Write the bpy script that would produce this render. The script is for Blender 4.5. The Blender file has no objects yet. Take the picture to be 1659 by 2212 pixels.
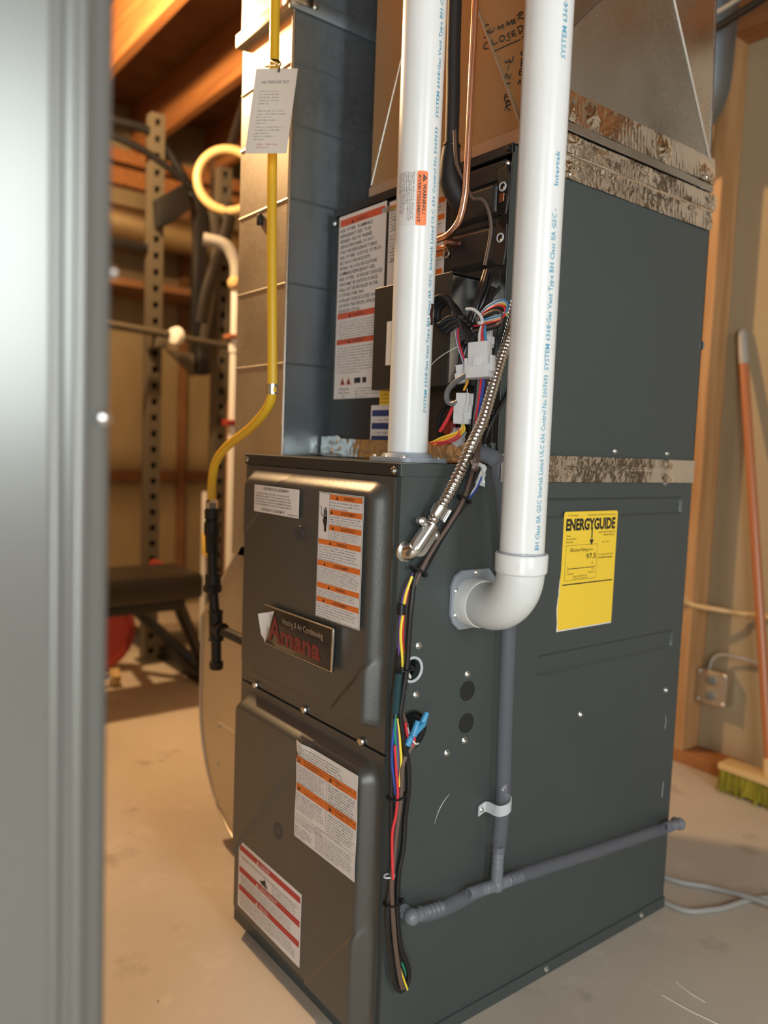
import bpy, bmesh, math, random
from mathutils import Vector as V, Matrix, noise

S = bpy.context.scene
COL = S.collection
rnd = random.Random(7)

# ------------------------------------------------------------------ camera
cam_data = bpy.data.cameras.new('camera')
cam = bpy.data.objects.new('camera', cam_data); COL.objects.link(cam); S.camera = cam
yaw, pitch, roll = 0.9083, -0.0811, 0.0381
fw = V((-math.sin(yaw) * math.cos(pitch), math.cos(yaw) * math.cos(pitch), math.sin(pitch)))
rt = V((math.cos(yaw), math.sin(yaw), 0)); up = rt.cross(fw)
rt, up = math.cos(roll) * rt + math.sin(roll) * up, -math.sin(roll) * rt + math.cos(roll) * up
M = Matrix((rt, up, -fw)).transposed().to_4x4(); M.translation = V((0.8275, -0.6723, 0.8956))
cam.matrix_world = M
cam_data.sensor_fit = 'HORIZONTAL'; cam_data.sensor_width = 36; cam_data.lens = 36 * 1696.4 / 1659
cam_data.clip_start = 0.02
cam_data.dof.use_dof = True; cam_data.dof.focus_distance = 1.15; cam_data.dof.aperture_fstop = 3.1

# ------------------------------------------------------------------ light and exposure
w = bpy.data.worlds.new('world'); S.world = w; w.use_nodes = True
w.node_tree.nodes['Background'].inputs[0].default_value = (1, .8, .6, 1)
w.node_tree.nodes['Background'].inputs[1].default_value = 0.03
S.view_settings.view_transform = 'Standard'; S.view_settings.look = 'None'
S.view_settings.exposure = 0.0; S.view_settings.gamma = 1.0; S.view_settings.use_curve_mapping = False

def lamp(name, kind, loc, energy, color, size, target=None, size_y=None):
    d = bpy.data.lights.new(name, kind); d.energy = energy; d.color = color
    if kind == 'POINT': d.shadow_soft_size = size
    else:
        d.shape = 'RECTANGLE'; d.size = size; d.size_y = size_y or size
    o = bpy.data.objects.new(name, d); COL.objects.link(o); o.location = loc
    if target is not None:
        o.rotation_euler = (V(target) - V(loc)).to_track_quat('-Z', 'Y').to_euler()
    return o
lamp('ceiling_bulb', 'POINT', (-1.65, -0.10, 2.17), 140, (1, .65, .32), .045)
lamp('window_daylight', 'AREA', (2.5, -1.75, 1.0), 80, (.93, .99, 1), 1.1, (0, .1, .6), 1.9)
lamp('side_window_daylight', 'AREA', (2.5, -.12, 1.45), 27, (.90, .98, 1), .5, (-.2, .15, 1.1), 1.0)

# ------------------------------------------------------------------ materials
def nd(nt, t, **kw):
    n = nt.nodes.new(t)
    for k, v in kw.items(): setattr(n, k, v)
    return n
def mat(name, col, rough=.5, metal=0., bump=0., bscale=200., var=0., vscale=8., col2=None, spec=.5, stretch=None, trans=0., coat=0., rvar=0., alpha=1.):
    m = bpy.data.materials.new(name); m.use_nodes = True
    nt = m.node_tree; b = nt.nodes['Principled BSDF']
    b.inputs['Base Color'].default_value = (*col, 1); b.inputs['Roughness'].default_value = rough
    b.inputs['Metallic'].default_value = metal; b.inputs['Specular IOR Level'].default_value = spec
    b.inputs['Transmission Weight'].default_value = trans; b.inputs['Coat Weight'].default_value = coat
    b.inputs['Alpha'].default_value = alpha
    tc = nd(nt, 'ShaderNodeTexCoord'); mp = nd(nt, 'ShaderNodeMapping')
    nt.links.new(tc.outputs['Object'], mp.inputs[0])
    if stretch: mp.inputs['Scale'].default_value = stretch
    if var or col2 or rvar:
        n = nd(nt, 'ShaderNodeTexNoise'); n.inputs['Scale'].default_value = vscale; n.inputs['Detail'].default_value = 6
        nt.links.new(mp.outputs[0], n.inputs['Vector'])
        if var or col2:
            c2 = col2 or tuple(c * (1 - var) for c in col)
            r = nd(nt, 'ShaderNodeValToRGB'); r.color_ramp.elements[0].position = .35; r.color_ramp.elements[1].position = .68
            r.color_ramp.elements[0].color = (*c2, 1); r.color_ramp.elements[1].color = (*col, 1)
            nt.links.new(n.outputs['Fac'], r.inputs[0]); nt.links.new(r.outputs[0], b.inputs['Base Color'])
        if rvar:
            q = nd(nt, 'ShaderNodeMapRange'); q.inputs[3].default_value = rough - rvar; q.inputs[4].default_value = rough + rvar
            nt.links.new(n.outputs['Fac'], q.inputs[0]); nt.links.new(q.outputs[0], b.inputs['Roughness'])
    if bump:
        n2 = nd(nt, 'ShaderNodeTexNoise'); n2.inputs['Scale'].default_value = bscale; n2.inputs['Detail'].default_value = 4
        nt.links.new(mp.outputs[0], n2.inputs['Vector'])
        bp = nd(nt, 'ShaderNodeBump'); bp.inputs['Strength'].default_value = bump; bp.inputs['Distance'].default_value = .002
        nt.links.new(n2.outputs['Fac'], bp.inputs['Height']); nt.links.new(bp.outputs[0], b.inputs['Normal'])
    return m
def galv(name, col, rough):
    m = mat(name, col, rough, 1.0)
    nt = m.node_tree; b = nt.nodes['Principled BSDF']
    tc = nd(nt, 'ShaderNodeTexCoord'); v = nd(nt, 'ShaderNodeTexVoronoi'); v.inputs['Scale'].default_value = 160
    n = nd(nt, 'ShaderNodeTexNoise'); n.inputs['Scale'].default_value = 7; n.inputs['Detail'].default_value = 8
    nt.links.new(tc.outputs['Object'], v.inputs['Vector']); nt.links.new(tc.outputs['Object'], n.inputs['Vector'])
    a = nd(nt, 'ShaderNodeMath', operation='MULTIPLY'); a.inputs[1].default_value = .045
    s = nd(nt, 'ShaderNodeSeparateColor'); nt.links.new(v.outputs['Color'], s.inputs[0]); nt.links.new(s.outputs[0], a.inputs[0])
    k = nd(nt, 'ShaderNodeMath', operation='MULTIPLY_ADD'); k.inputs[1].default_value = .25; k.inputs[2].default_value = rough - .17
    nt.links.new(n.outputs['Fac'], k.inputs[0])
    t = nd(nt, 'ShaderNodeMath', operation='ADD'); nt.links.new(a.outputs[0], t.inputs[0]); nt.links.new(k.outputs[0], t.inputs[1])
    nt.links.new(t.outputs[0], b.inputs['Roughness'])
    return m
def wood(name, c1, c2, axis):
    st = [14, 14, 14]; st[axis] = .9
    return mat(name, c1, .65, col2=c2, vscale=3, stretch=tuple(st), bump=.2, bscale=6)
def clear(name, tint, gloss_rough, fac):
    m = bpy.data.materials.new(name); m.use_nodes = True; nt = m.node_tree
    b = nt.nodes['Principled BSDF']; b.inputs['Base Color'].default_value = (*tint, 1); b.inputs['Roughness'].default_value = gloss_rough
    t = nd(nt, 'ShaderNodeBsdfTransparent'); t.inputs[0].default_value = (.92, .93, .96, 1)
    mx = nd(nt, 'ShaderNodeMixShader'); mx.inputs[0].default_value = fac
    nt.links.new(t.outputs[0], mx.inputs[1]); nt.links.new(b.outputs[0], mx.inputs[2])
    nt.links.new(mx.outputs[0], nt.nodes['Material Output'].inputs[0])
    return m
MT = {
 'paint': mat('furnace_paint', (.056, .068, .067), .42, bump=.06, bscale=900, var=.06, vscale=6),
 'door': mat('door_paint', (.056, .057, .051), .36, bump=.13, bscale=620, spec=.85),
 'pan': mat('dark_trim_paint', (.022, .023, .022), .4),
 'black': mat('black_plastic', (.010, .010, .011), .35),
 'hole': mat('plug_black', (.012, .013, .013), .7),
 'matte': mat('matte_black', (.008, .008, .008), .8),
 'blackmetal': mat('black_sheet', (.022, .021, .020), .33),
 'rubber': mat('black_foam', (.012, .012, .013), .6, bump=.1, bscale=300),
 'pvc': mat('white_pvc', (.78, .80, .79), .28, var=.04, vscale=14, bump=.03, bscale=60),
 'pvc2': mat('pale_grey_pvc', (.70, .73, .72), .33, var=.04, vscale=12),
 'flange': mat('blue_grey_plastic', (.30, .34, .38), .4),
 'copper': mat('copper', (.93, .52, .36), .24, 1, rvar=.06, vscale=30),
 'oldcopper': mat('brazed_copper', (.32, .13, .08), .4, .8, var=.5, vscale=60),
 'steel': mat('bright_steel', (.72, .71, .68), .22, 1),
 'zinc': mat('zinc_screw', (.75, .75, .73), .28, 1),
 'galv': galv('galvanised', (.60, .60, .58), .27),
 'galvcool': galv('galvanised_cool_tint', (.30, .36, .40), .56),  # cool daylight on the return duct's side put into the bluish tint
 'galvwarm': galv('galvanised_warm', (.62, .57, .48), .50),  # warm wall mirrored in the return duct's front put into the tint
 'galvgold': galv('galvanised_golden_tint', (.54, .43, .26), .60),  # warm wood and bulb light on the plenum front put into the tint
 'foil': mat('foil_tape', (.84, .80, .74), .11, 1, bump=.5, bscale=38, rvar=.04, vscale=30),
 'white': mat('label_white', (.72, .70, .68), .45),
 'paper': mat('tag_paper', (.74, .68, .60), .6),
 'ink': mat('ink_black', (.02, .02, .02), .5),
 'orange': mat('ink_orange', (.72, .17, .025), .5),
 'vividorange': mat('ink_bright_orange', (.90, .19, .03), .45),
 'red': mat('ink_red', (.45, .045, .04), .5),
 'redbar': mat('ink_red_orange', (.60, .10, .045), .5),
 'blue': mat('ink_blue', (.02, .045, .16), .5),
 'pipeblue': mat('ink_light_blue', (.09, .34, .50), .5),
 'yellowlab': mat('label_yellow', (.90, .62, .05), .45),
 'gas': mat('yellow_gas_coating', (.84, .52, .03), .34),
 'iron': mat('black_iron', (.012, .011, .010), .5, bump=.3, bscale=200),
 'clear': clear('clear_vinyl', (.24, .25, .29), .10, .27),
 'film': clear('clear_film', (.10, .10, .10), .06, .10),
 'nylon': mat('natural_nylon', (.72, .74, .76), .35),
 'drain': mat('grey_drain_plastic', (.17, .185, .21), .36),
 'strap': mat('grey_strap', (.52, .56, .58), .35),
 'wbrown': mat('wire_brown', (.115, .075, .058), .45), 'wblack': mat('wire_black', (.012, .012, .013), .3),
 'wred': mat('wire_red', (.75, .045, .06), .35), 'wblue': mat('wire_blue', (.035, .09, .42), .35),
 'wlblue': mat('wire_light_blue', (.06, .27, .55), .35), 'wyellow': mat('wire_yellow', (.92, .72, .06), .35),
 'worange': mat('wire_orange', (.90, .45, .05), .35), 'wgreen': mat('wire_green', (.02, .30, .16), .35),
 'wpurple': mat('wire_purple', (.13, .06, .28), .35), 'wwhite': mat('wire_white', (.75, .74, .72), .35),
 'wteal': mat('wire_teal', (.01, .045, .055), .35), 'wgrey': mat('wire_grey', (.16, .165, .17), .35),
 'nut': mat('wire_nut_blue', (.06, .30, .55), .35),
 'appliance': mat('grey_appliance_enamel', (.215, .22, .207), .30, .4),
 'joist': wood('joist_wood', (.40, .165, .048), (.27, .10, .03), 0),
 'studv': wood('stud_wood', (.50, .29, .13), (.36, .18, .065), 2),
 'subfloor': mat('subfloor_wood', (.20, .095, .04), .8, col2=(.13, .055, .02), vscale=5),
 'drywall': mat('tan_wallboard', (.38, .29, .17), .8, var=.08, vscale=3),
 'batt': mat('faced_insulation', (.27, .205, .115), .6, var=.3, vscale=4, stretch=(1, 1, .3)),
 'plainwall': mat('plain_wall', (.55, .47, .37), .8, var=.1),
 'rackpaint': mat('grey_rack_paint', (.085, .072, .052), .4),
 'chrome': mat('chrome', (.95, .95, .95), .12, 1),
 'ringwood': mat('ring_wood', (.62, .43, .2), .4),
 'vinyl': mat('black_vinyl', (.022, .017, .013), .4),
 'plate': mat('red_plate', (.28, .03, .022), .5),
 'broomwood': mat('broom_handle', (.42, .15, .06), .3),
 'bristle': mat('yellow_bristle', (.42, .36, .03), .7, var=.5, vscale=60, stretch=(1, 1, .1)),
 'cablegrey': mat('grey_cable', (.33, .32, .30), .45),
 'silver': mat('silver_lettering', (.75, .75, .76), .25, .9),
 'badge': mat('badge_black', (.014, .013, .012), .12, coat=.6),
}
def floor_mat():
    m = mat('concrete', (.60, .535, .445), .5, col2=(.50, .44, .365), vscale=2.2, bump=.12, bscale=70, rvar=.1)
    nt = m.node_tree; b = nt.nodes['Principled BSDF']
    tc = nd(nt, 'ShaderNodeTexCoord')
    def stain(scale, lo, hi):
        n = nd(nt, 'ShaderNodeTexNoise'); n.inputs['Scale'].default_value = scale; n.inputs['Detail'].default_value = 5
        nt.links.new(tc.outputs['Object'], n.inputs['Vector'])
        r = nd(nt, 'ShaderNodeMapRange'); r.inputs[1].default_value = lo; r.inputs[2].default_value = hi
        nt.links.new(n.outputs['Fac'], r.inputs[0]); return r.outputs[0]
    old = b.inputs['Base Color'].links[0].from_socket
    for sc, lo, hi, c, amt in ((9, .62, .70, (.33, .29, .235), .55), (34, .72, .75, (.14, .12, .09), .7), (16, .60, .75, (.66, .61, .53), .5)):
        mx = nd(nt, 'ShaderNodeMix', data_type='RGBA'); mu = nd(nt, 'ShaderNodeMath', operation='MULTIPLY'); mu.inputs[1].default_value = amt
        nt.links.new(stain(sc, lo, hi), mu.inputs[0]); nt.links.new(mu.outputs[0], mx.inputs[0])
        nt.links.new(old, mx.inputs[6]); mx.inputs[7].default_value = (*c, 1); old = mx.outputs[2]
    nt.links.new(old, b.inputs['Base Color'])
    return m
MT['concrete'] = floor_mat()

# ------------------------------------------------------------------ mesh helpers
def smooth_path(pts, sub=6, closed=False):
    P = [V(p) for p in pts]
    if len(P) < 3 or sub < 2: return P
    out = []; n = len(P); segs = n if closed else n - 1
    for i in range(segs):
        if closed: p0, p1, p2, p3 = P[i - 1], P[i], P[(i + 1) % n], P[(i + 2) % n]
        else:
            p1, p2 = P[i], P[i + 1]
            p0 = P[i - 1] if i else p1 * 2 - p2
            p3 = P[i + 2] if i + 2 < n else p2 * 2 - p1
        for k in range(sub):
            t = k / sub
            out.append(.5 * ((2 * p1) + (p2 - p0) * t + (2 * p0 - 5 * p1 + 4 * p2 - p3) * t * t + (3 * p1 - p0 - 3 * p2 + p3) * t ** 3))
    if not closed: out.append(P[-1])
    return out
class Fr:
    def __init__(s, o, u, v): s.o, s.u, s.v = V(o), V(u).normalized(), V(v).normalized(); s.n = s.u.cross(s.v)
    def __call__(s, a, b, c=0.): return s.o + s.u * a + s.v * b + s.n * c
def front(x, y, z): return Fr((x, y, z), (1, 0, 0), (0, 0, 1))       # faces -y
def side(x, y, z): return Fr((x, y, z), (0, 1, 0), (0, 0, 1))        # faces +x
class MB:
    def __init__(s): s.b = bmesh.new()
    def box(s, lo, hi, bev=0., seg=2):
        lo, hi = V(lo), V(hi)
        r = bmesh.ops.create_cube(s.b, size=1)
        for v in r['verts']: v.co = V([lo[i] + (v.co[i] + .5) * (hi[i] - lo[i]) for i in range(3)])
        if bev:
            es = list({e for v in r['verts'] for e in v.link_edges})
            bmesh.ops.bevel(s.b, geom=es, offset=bev, segments=seg, profile=.5, affect='EDGES', clamp_overlap=True)
        return s
    def fbox(s, f, a0, b0, c0, a1, b1, c1, bev=0.):
        r = bmesh.ops.create_cube(s.b, size=1)
        for v in r['verts']:
            x, y, z = v.co
            v.co = f(a0 + (x + .5) * (a1 - a0), b0 + (y + .5) * (b1 - b0), c0 + (z + .5) * (c1 - c0))
        if bev:
            es = list({e for v in r['verts'] for e in v.link_edges})
            bmesh.ops.bevel(s.b, geom=es, offset=bev, segments=2, profile=.5, affect='EDGES', clamp_overlap=True)
        return s
    def tube(s, pts, r, seg=10, sub=6, closed=False, caps=True, flat=1.):
        P = smooth_path(pts, sub, closed); n = len(P)
        L = [0.]
        for i in range(1, n): L.append(L[-1] + (P[i] - P[i - 1]).length)
        rf = r if callable(r) else (lambda t: r)
        T = []
        for i in range(n):
            a = P[i - 1] if (i or closed) else P[i]; c = P[(i + 1) % n] if (i + 1 < n or closed) else P[i]
            t = (c - a); T.append(t.normalized() if t.length > 1e-9 else V((0, 0, 1)))
        up0 = V((0, 0, 1)) if abs(T[0].z) < .9 else V((1, 0, 0))
        N = (up0 - T[0] * up0.dot(T[0])).normalized(); rings = []
        for i in range(n):
            N = (N - T[i] * N.dot(T[i])).normalized(); B = T[i].cross(N); rr = rf(L[i])
            rings.append([s.b.verts.new(P[i] + (N * math.cos(a) * flat + B * math.sin(a)) * rr) for a in [2 * math.pi * k / seg for k in range(seg)]])
        m = n if closed else n - 1
        for i in range(m):
            A, Bq = rings[i], rings[(i + 1) % n]
            for k in range(seg): s.b.faces.new((A[k], A[(k + 1) % seg], Bq[(k + 1) % seg], Bq[k]))
        if caps and not closed:
            s.b.faces.new(rings[0][::-1]); s.b.faces.new(rings[-1])
        return s
    def cyl(s, p0, p1, r0, r1=None, seg=24, caps=True):
        r1 = r0 if r1 is None else r1; p0, p1 = V(p0), V(p1); d = (p1 - p0)
        return s.lathe([(r0, 0), (r1, d.length)], p0, d, seg, caps)
    def lathe(s, prof, o, axis, seg=24, caps=True):
        o = V(o); ax = V(axis).normalized(); u = ax.orthogonal().normalized(); v = ax.cross(u); rings = []
        for r, h in prof:
            rings.append([s.b.verts.new(o + ax * h + (u * math.cos(a) + v * math.sin(a)) * r) for a in [2 * math.pi * (k + .5) / seg for k in range(seg)]])
        for A, Bq in zip(rings, rings[1:]):
            for k in range(seg): s.b.faces.new((A[k], A[(k + 1) % seg], Bq[(k + 1) % seg], Bq[k]))
        if caps:
            s.b.faces.new(rings[0][::-1]); s.b.faces.new(rings[-1])
        return s
    def torus(s, o, axis, R, r, seg=28, k=8):
        ax = V(axis).normalized(); u = ax.orthogonal().normalized(); v = ax.cross(u)
        return s.tube([V(o) + (u * math.cos(a) + v * math.sin(a)) * R for a in [2 * math.pi * i / seg for i in range(seg)]], r, k, 1, True)
    def prism(s, f, pts, c0, c1, bev=0.):
        A = [s.b.verts.new(f(a, b, c0)) for a, b in pts]; B = [s.b.verts.new(f(a, b, c1)) for a, b in pts]; n = len(pts)
        fs = [s.b.faces.new(A[::-1]), s.b.faces.new(B)]
        for i in range(n): fs.append(s.b.faces.new((A[i], A[(i + 1) % n], B[(i + 1) % n], B[i])))
        if bev: bmesh.ops.bevel(s.b, geom=list({e for e in fs[1].edges}), offset=bev, segments=2, profile=.5, affect='EDGES', clamp_overlap=True)
        return s
    def grid(s, nu, nv, fn):
        G = [[s.b.verts.new(fn(i / nu, j / nv)) for j in range(nv + 1)] for i in range(nu + 1)]
        for i in range(nu):
            for j in range(nv): s.b.faces.new((G[i][j], G[i + 1][j], G[i + 1][j + 1], G[i][j + 1]))
        return s
    def quad(s, *p):
        s.b.faces.new([s.b.verts.new(V(q)) for q in p]); return s
    def build(s, name, m, parent=None, smooth=35):
        b = s.b
        bmesh.ops.recalc_face_normals(b, faces=b.faces)
        if smooth:
            lim = math.radians(smooth)
            for f in b.faces: f.smooth = True
            for e in b.edges:
                if len(e.link_faces) == 2 and e.calc_face_angle(0) > lim: e.smooth = False
        vs = [v.co for v in b.verts]
        c = V([(min(v[i] for v in vs) + max(v[i] for v in vs)) / 2 for i in range(3)])
        for v in b.verts: v.co = v.co - c
        me = bpy.data.meshes.new(name); b.to_mesh(me); b.free()
        me.materials.append(MT[m])
        o = bpy.data.objects.new(name, me); COL.objects.link(o)
        put(o, c, parent); return o
WLOC = {}
def put(o, c, parent):
    WLOC[o] = V(c)
    if parent is not None: o.parent = parent; o.location = V(c) - WLOC[parent]
    else: o.location = c
def thing(name, label, cat, loc=(0, 0, 0), group=None):
    o = bpy.data.objects.new(name, None); COL.objects.link(o); o.location = loc; WLOC[o] = V(loc); o.empty_display_size = .05
    tag(o, label, cat, group); return o
def tag(o, label, cat, group=None):
    o['label'] = label; o['category'] = cat
    if group: o['group'] = group
    return o
def struct(o): o['kind'] = 'structure'; return o
SHARED = {}
def copy_part(key, maker, name, loc, normal, parent, scale=1.):
    """a small repeated part (screw, knob): built once along +z, then copied"""
    if key not in SHARED:
        SHARED[key] = maker()
        o = SHARED[key]
    else:
        o = SHARED[key].copy(); COL.objects.link(o)
    o.name = name
    o.rotation_euler = V(normal).to_track_quat('Z', 'Y').to_euler(); o.scale = (scale,) * 3
    WLOC[o] = V(loc); o.parent = parent; o.location = V(loc) - WLOC[parent]
    return o
def mk_raw(mb, name, m):
    for f in mb.b.faces: f.smooth = False
    bmesh.ops.recalc_face_normals(mb.b, faces=mb.b.faces)
    me = bpy.data.meshes.new(name); mb.b.to_mesh(me); mb.b.free(); me.materials.append(MT[m])
    o = bpy.data.objects.new(name, me); COL.objects.link(o); return o
def hex_maker():
    a = MB(); a.lathe([(.0052, 0), (.0052, .0008), (.0046, .0012)], (0, 0, 0), (0, 0, 1), 16); a.lathe([(.0036, .001), (.0036, .0036), (.003, .0042)], (0, 0, 0), (0, 0, 1), 6)
    a.lathe([(.0020, .0042), (.0012, .0032)], (0, 0, 0), (0, 0, 1), 10)
    return mk_raw(a, 'screw', 'zinc')
def screw(parent, loc, normal=(1, 0, 0), s=1.): return copy_part('hex', hex_maker, 'screw', loc, normal, parent, s)
def slot_maker():
    a = MB(); a.lathe([(.0065, 0), (.0065, .002), (.0052, .0042), (.003, .0048)], (0, 0, 0), (0, 0, 1), 20)
    a.box((-.0062, -.0006, .0046), (.0062, .0006, .0053))
    return mk_raw(a, 'screw', 'zinc')
def slot_screw(parent, loc, normal): return copy_part('slot', slot_maker, 'screw', loc, normal, parent)

# ------------------------------------------------------------------ lettering
GC = {}
def glyphs(txt, bold=0., spacing=1., res=2, line=1.):
    k = (txt, bold, spacing, res, line)
    if k in GC: return GC[k]
    cu = bpy.data.curves.new('t', 'FONT'); cu.body = txt; cu.size = 1; cu.resolution_u = res; cu.offset = bold; cu.space_character = spacing; cu.space_line = line
    o = bpy.data.objects.new('t', cu); COL.objects.link(o)
    dg = bpy.context.evaluated_depsgraph_get(); dg.update()
    me = bpy.data.meshes.new_from_object(o.evaluated_get(dg))
    r = ([(v.co.x, v.co.y) for v in me.vertices], [tuple(p.vertices) for p in me.polygons])
    bpy.data.objects.remove(o); bpy.data.curves.remove(cu); bpy.data.meshes.remove(me)
    GC[k] = r; return r
def write(mb, fmap, txt, a, b, size, width=None, align='L', c=.0006, rot=0, bold=0., sx=1., res=2, line=1., slant=0.):
    """put text on a surface map f(a, b, c); width squeezes it to fit"""
    vs, fs = glyphs(txt, bold, 1., res, line)
    if not vs: return
    x0 = min(v[0] for v in vs); x1 = max(v[0] for v in vs)
    kx = size * sx if width is None else width / (x1 - x0)
    off = {'L': -x0, 'C': -(x0 + x1) / 2, 'R': -x1}[align]
    ca, sa = math.cos(rot), math.sin(rot); bv = []
    for x, y in vs:
        p = (x + off) * kx + slant * y * size; q = y * size
        bv.append(mb.b.verts.new(fmap(a + p * ca - q * sa, b + p * sa + q * ca, c)))
    for f in fs:
        try: mb.b.faces.new([bv[i] for i in f])
        except ValueError: pass
def rect(mb, f, a0, b0, a1, b1, c=.0004):
    mb.b.faces.new([mb.b.verts.new(f(*p, c)) for p in ((a0, b0), (a1, b0), (a1, b1), (a0, b1))])
def fine_print(mb, f, a0, b1, wid, n, pitch, h=None, c=.0006, last=.6, cw=None):
    """n lines of print too small to read in the photograph, as rows of letter-sized marks"""
    h = h or pitch * .55; cw = cw or h * .66
    for i in range(n):
        b = b1 - pitch * (i + 1); a = a0; end = a0 + wid * (last if i == n - 1 else rnd.uniform(.88, 1.))
        while a < end:
            for k in range(rnd.randint(2, 9)):
                if a > end: break
                hh = h * rnd.choice((1, .7, .7, 1)); rect(mb, f, a, b, a + cw * .5, b + hh * rnd.choice((.3, .8, .8)), c); a += cw
            a += cw * .8
def tri(mb, f, a, b, s, c=.0007):
    mb.b.faces.new([mb.b.verts.new(f(*p, c)) for p in ((a - s * .58, b), (a + s * .58, b), (a, b + s))])
class Bars:
    """printed bars: every bar becomes a sub-part of its label"""
    def __init__(s): s.q = []
    def build(s, name, m, par, sm=0):
        for args in s.q:
            g = MB()
            for r in args: rect(g, *r)
            g.build(name, m, par, 0)
def bar(k, *r): k.q.append([r])
def label_sheet(parent, name, f, wd, ht, m='white', label=None, wave=None):
    g = MB()
    if wave: g.grid(16, 16, lambda i, j: f(i * wd, j * ht, .0003 + wave(i, j)))
    else: g.fbox(f, 0, 0, 0, wd, ht, .0003)
    o = g.build(name, m, parent, 0)
    if label: o['label'] = label
    return o

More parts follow.
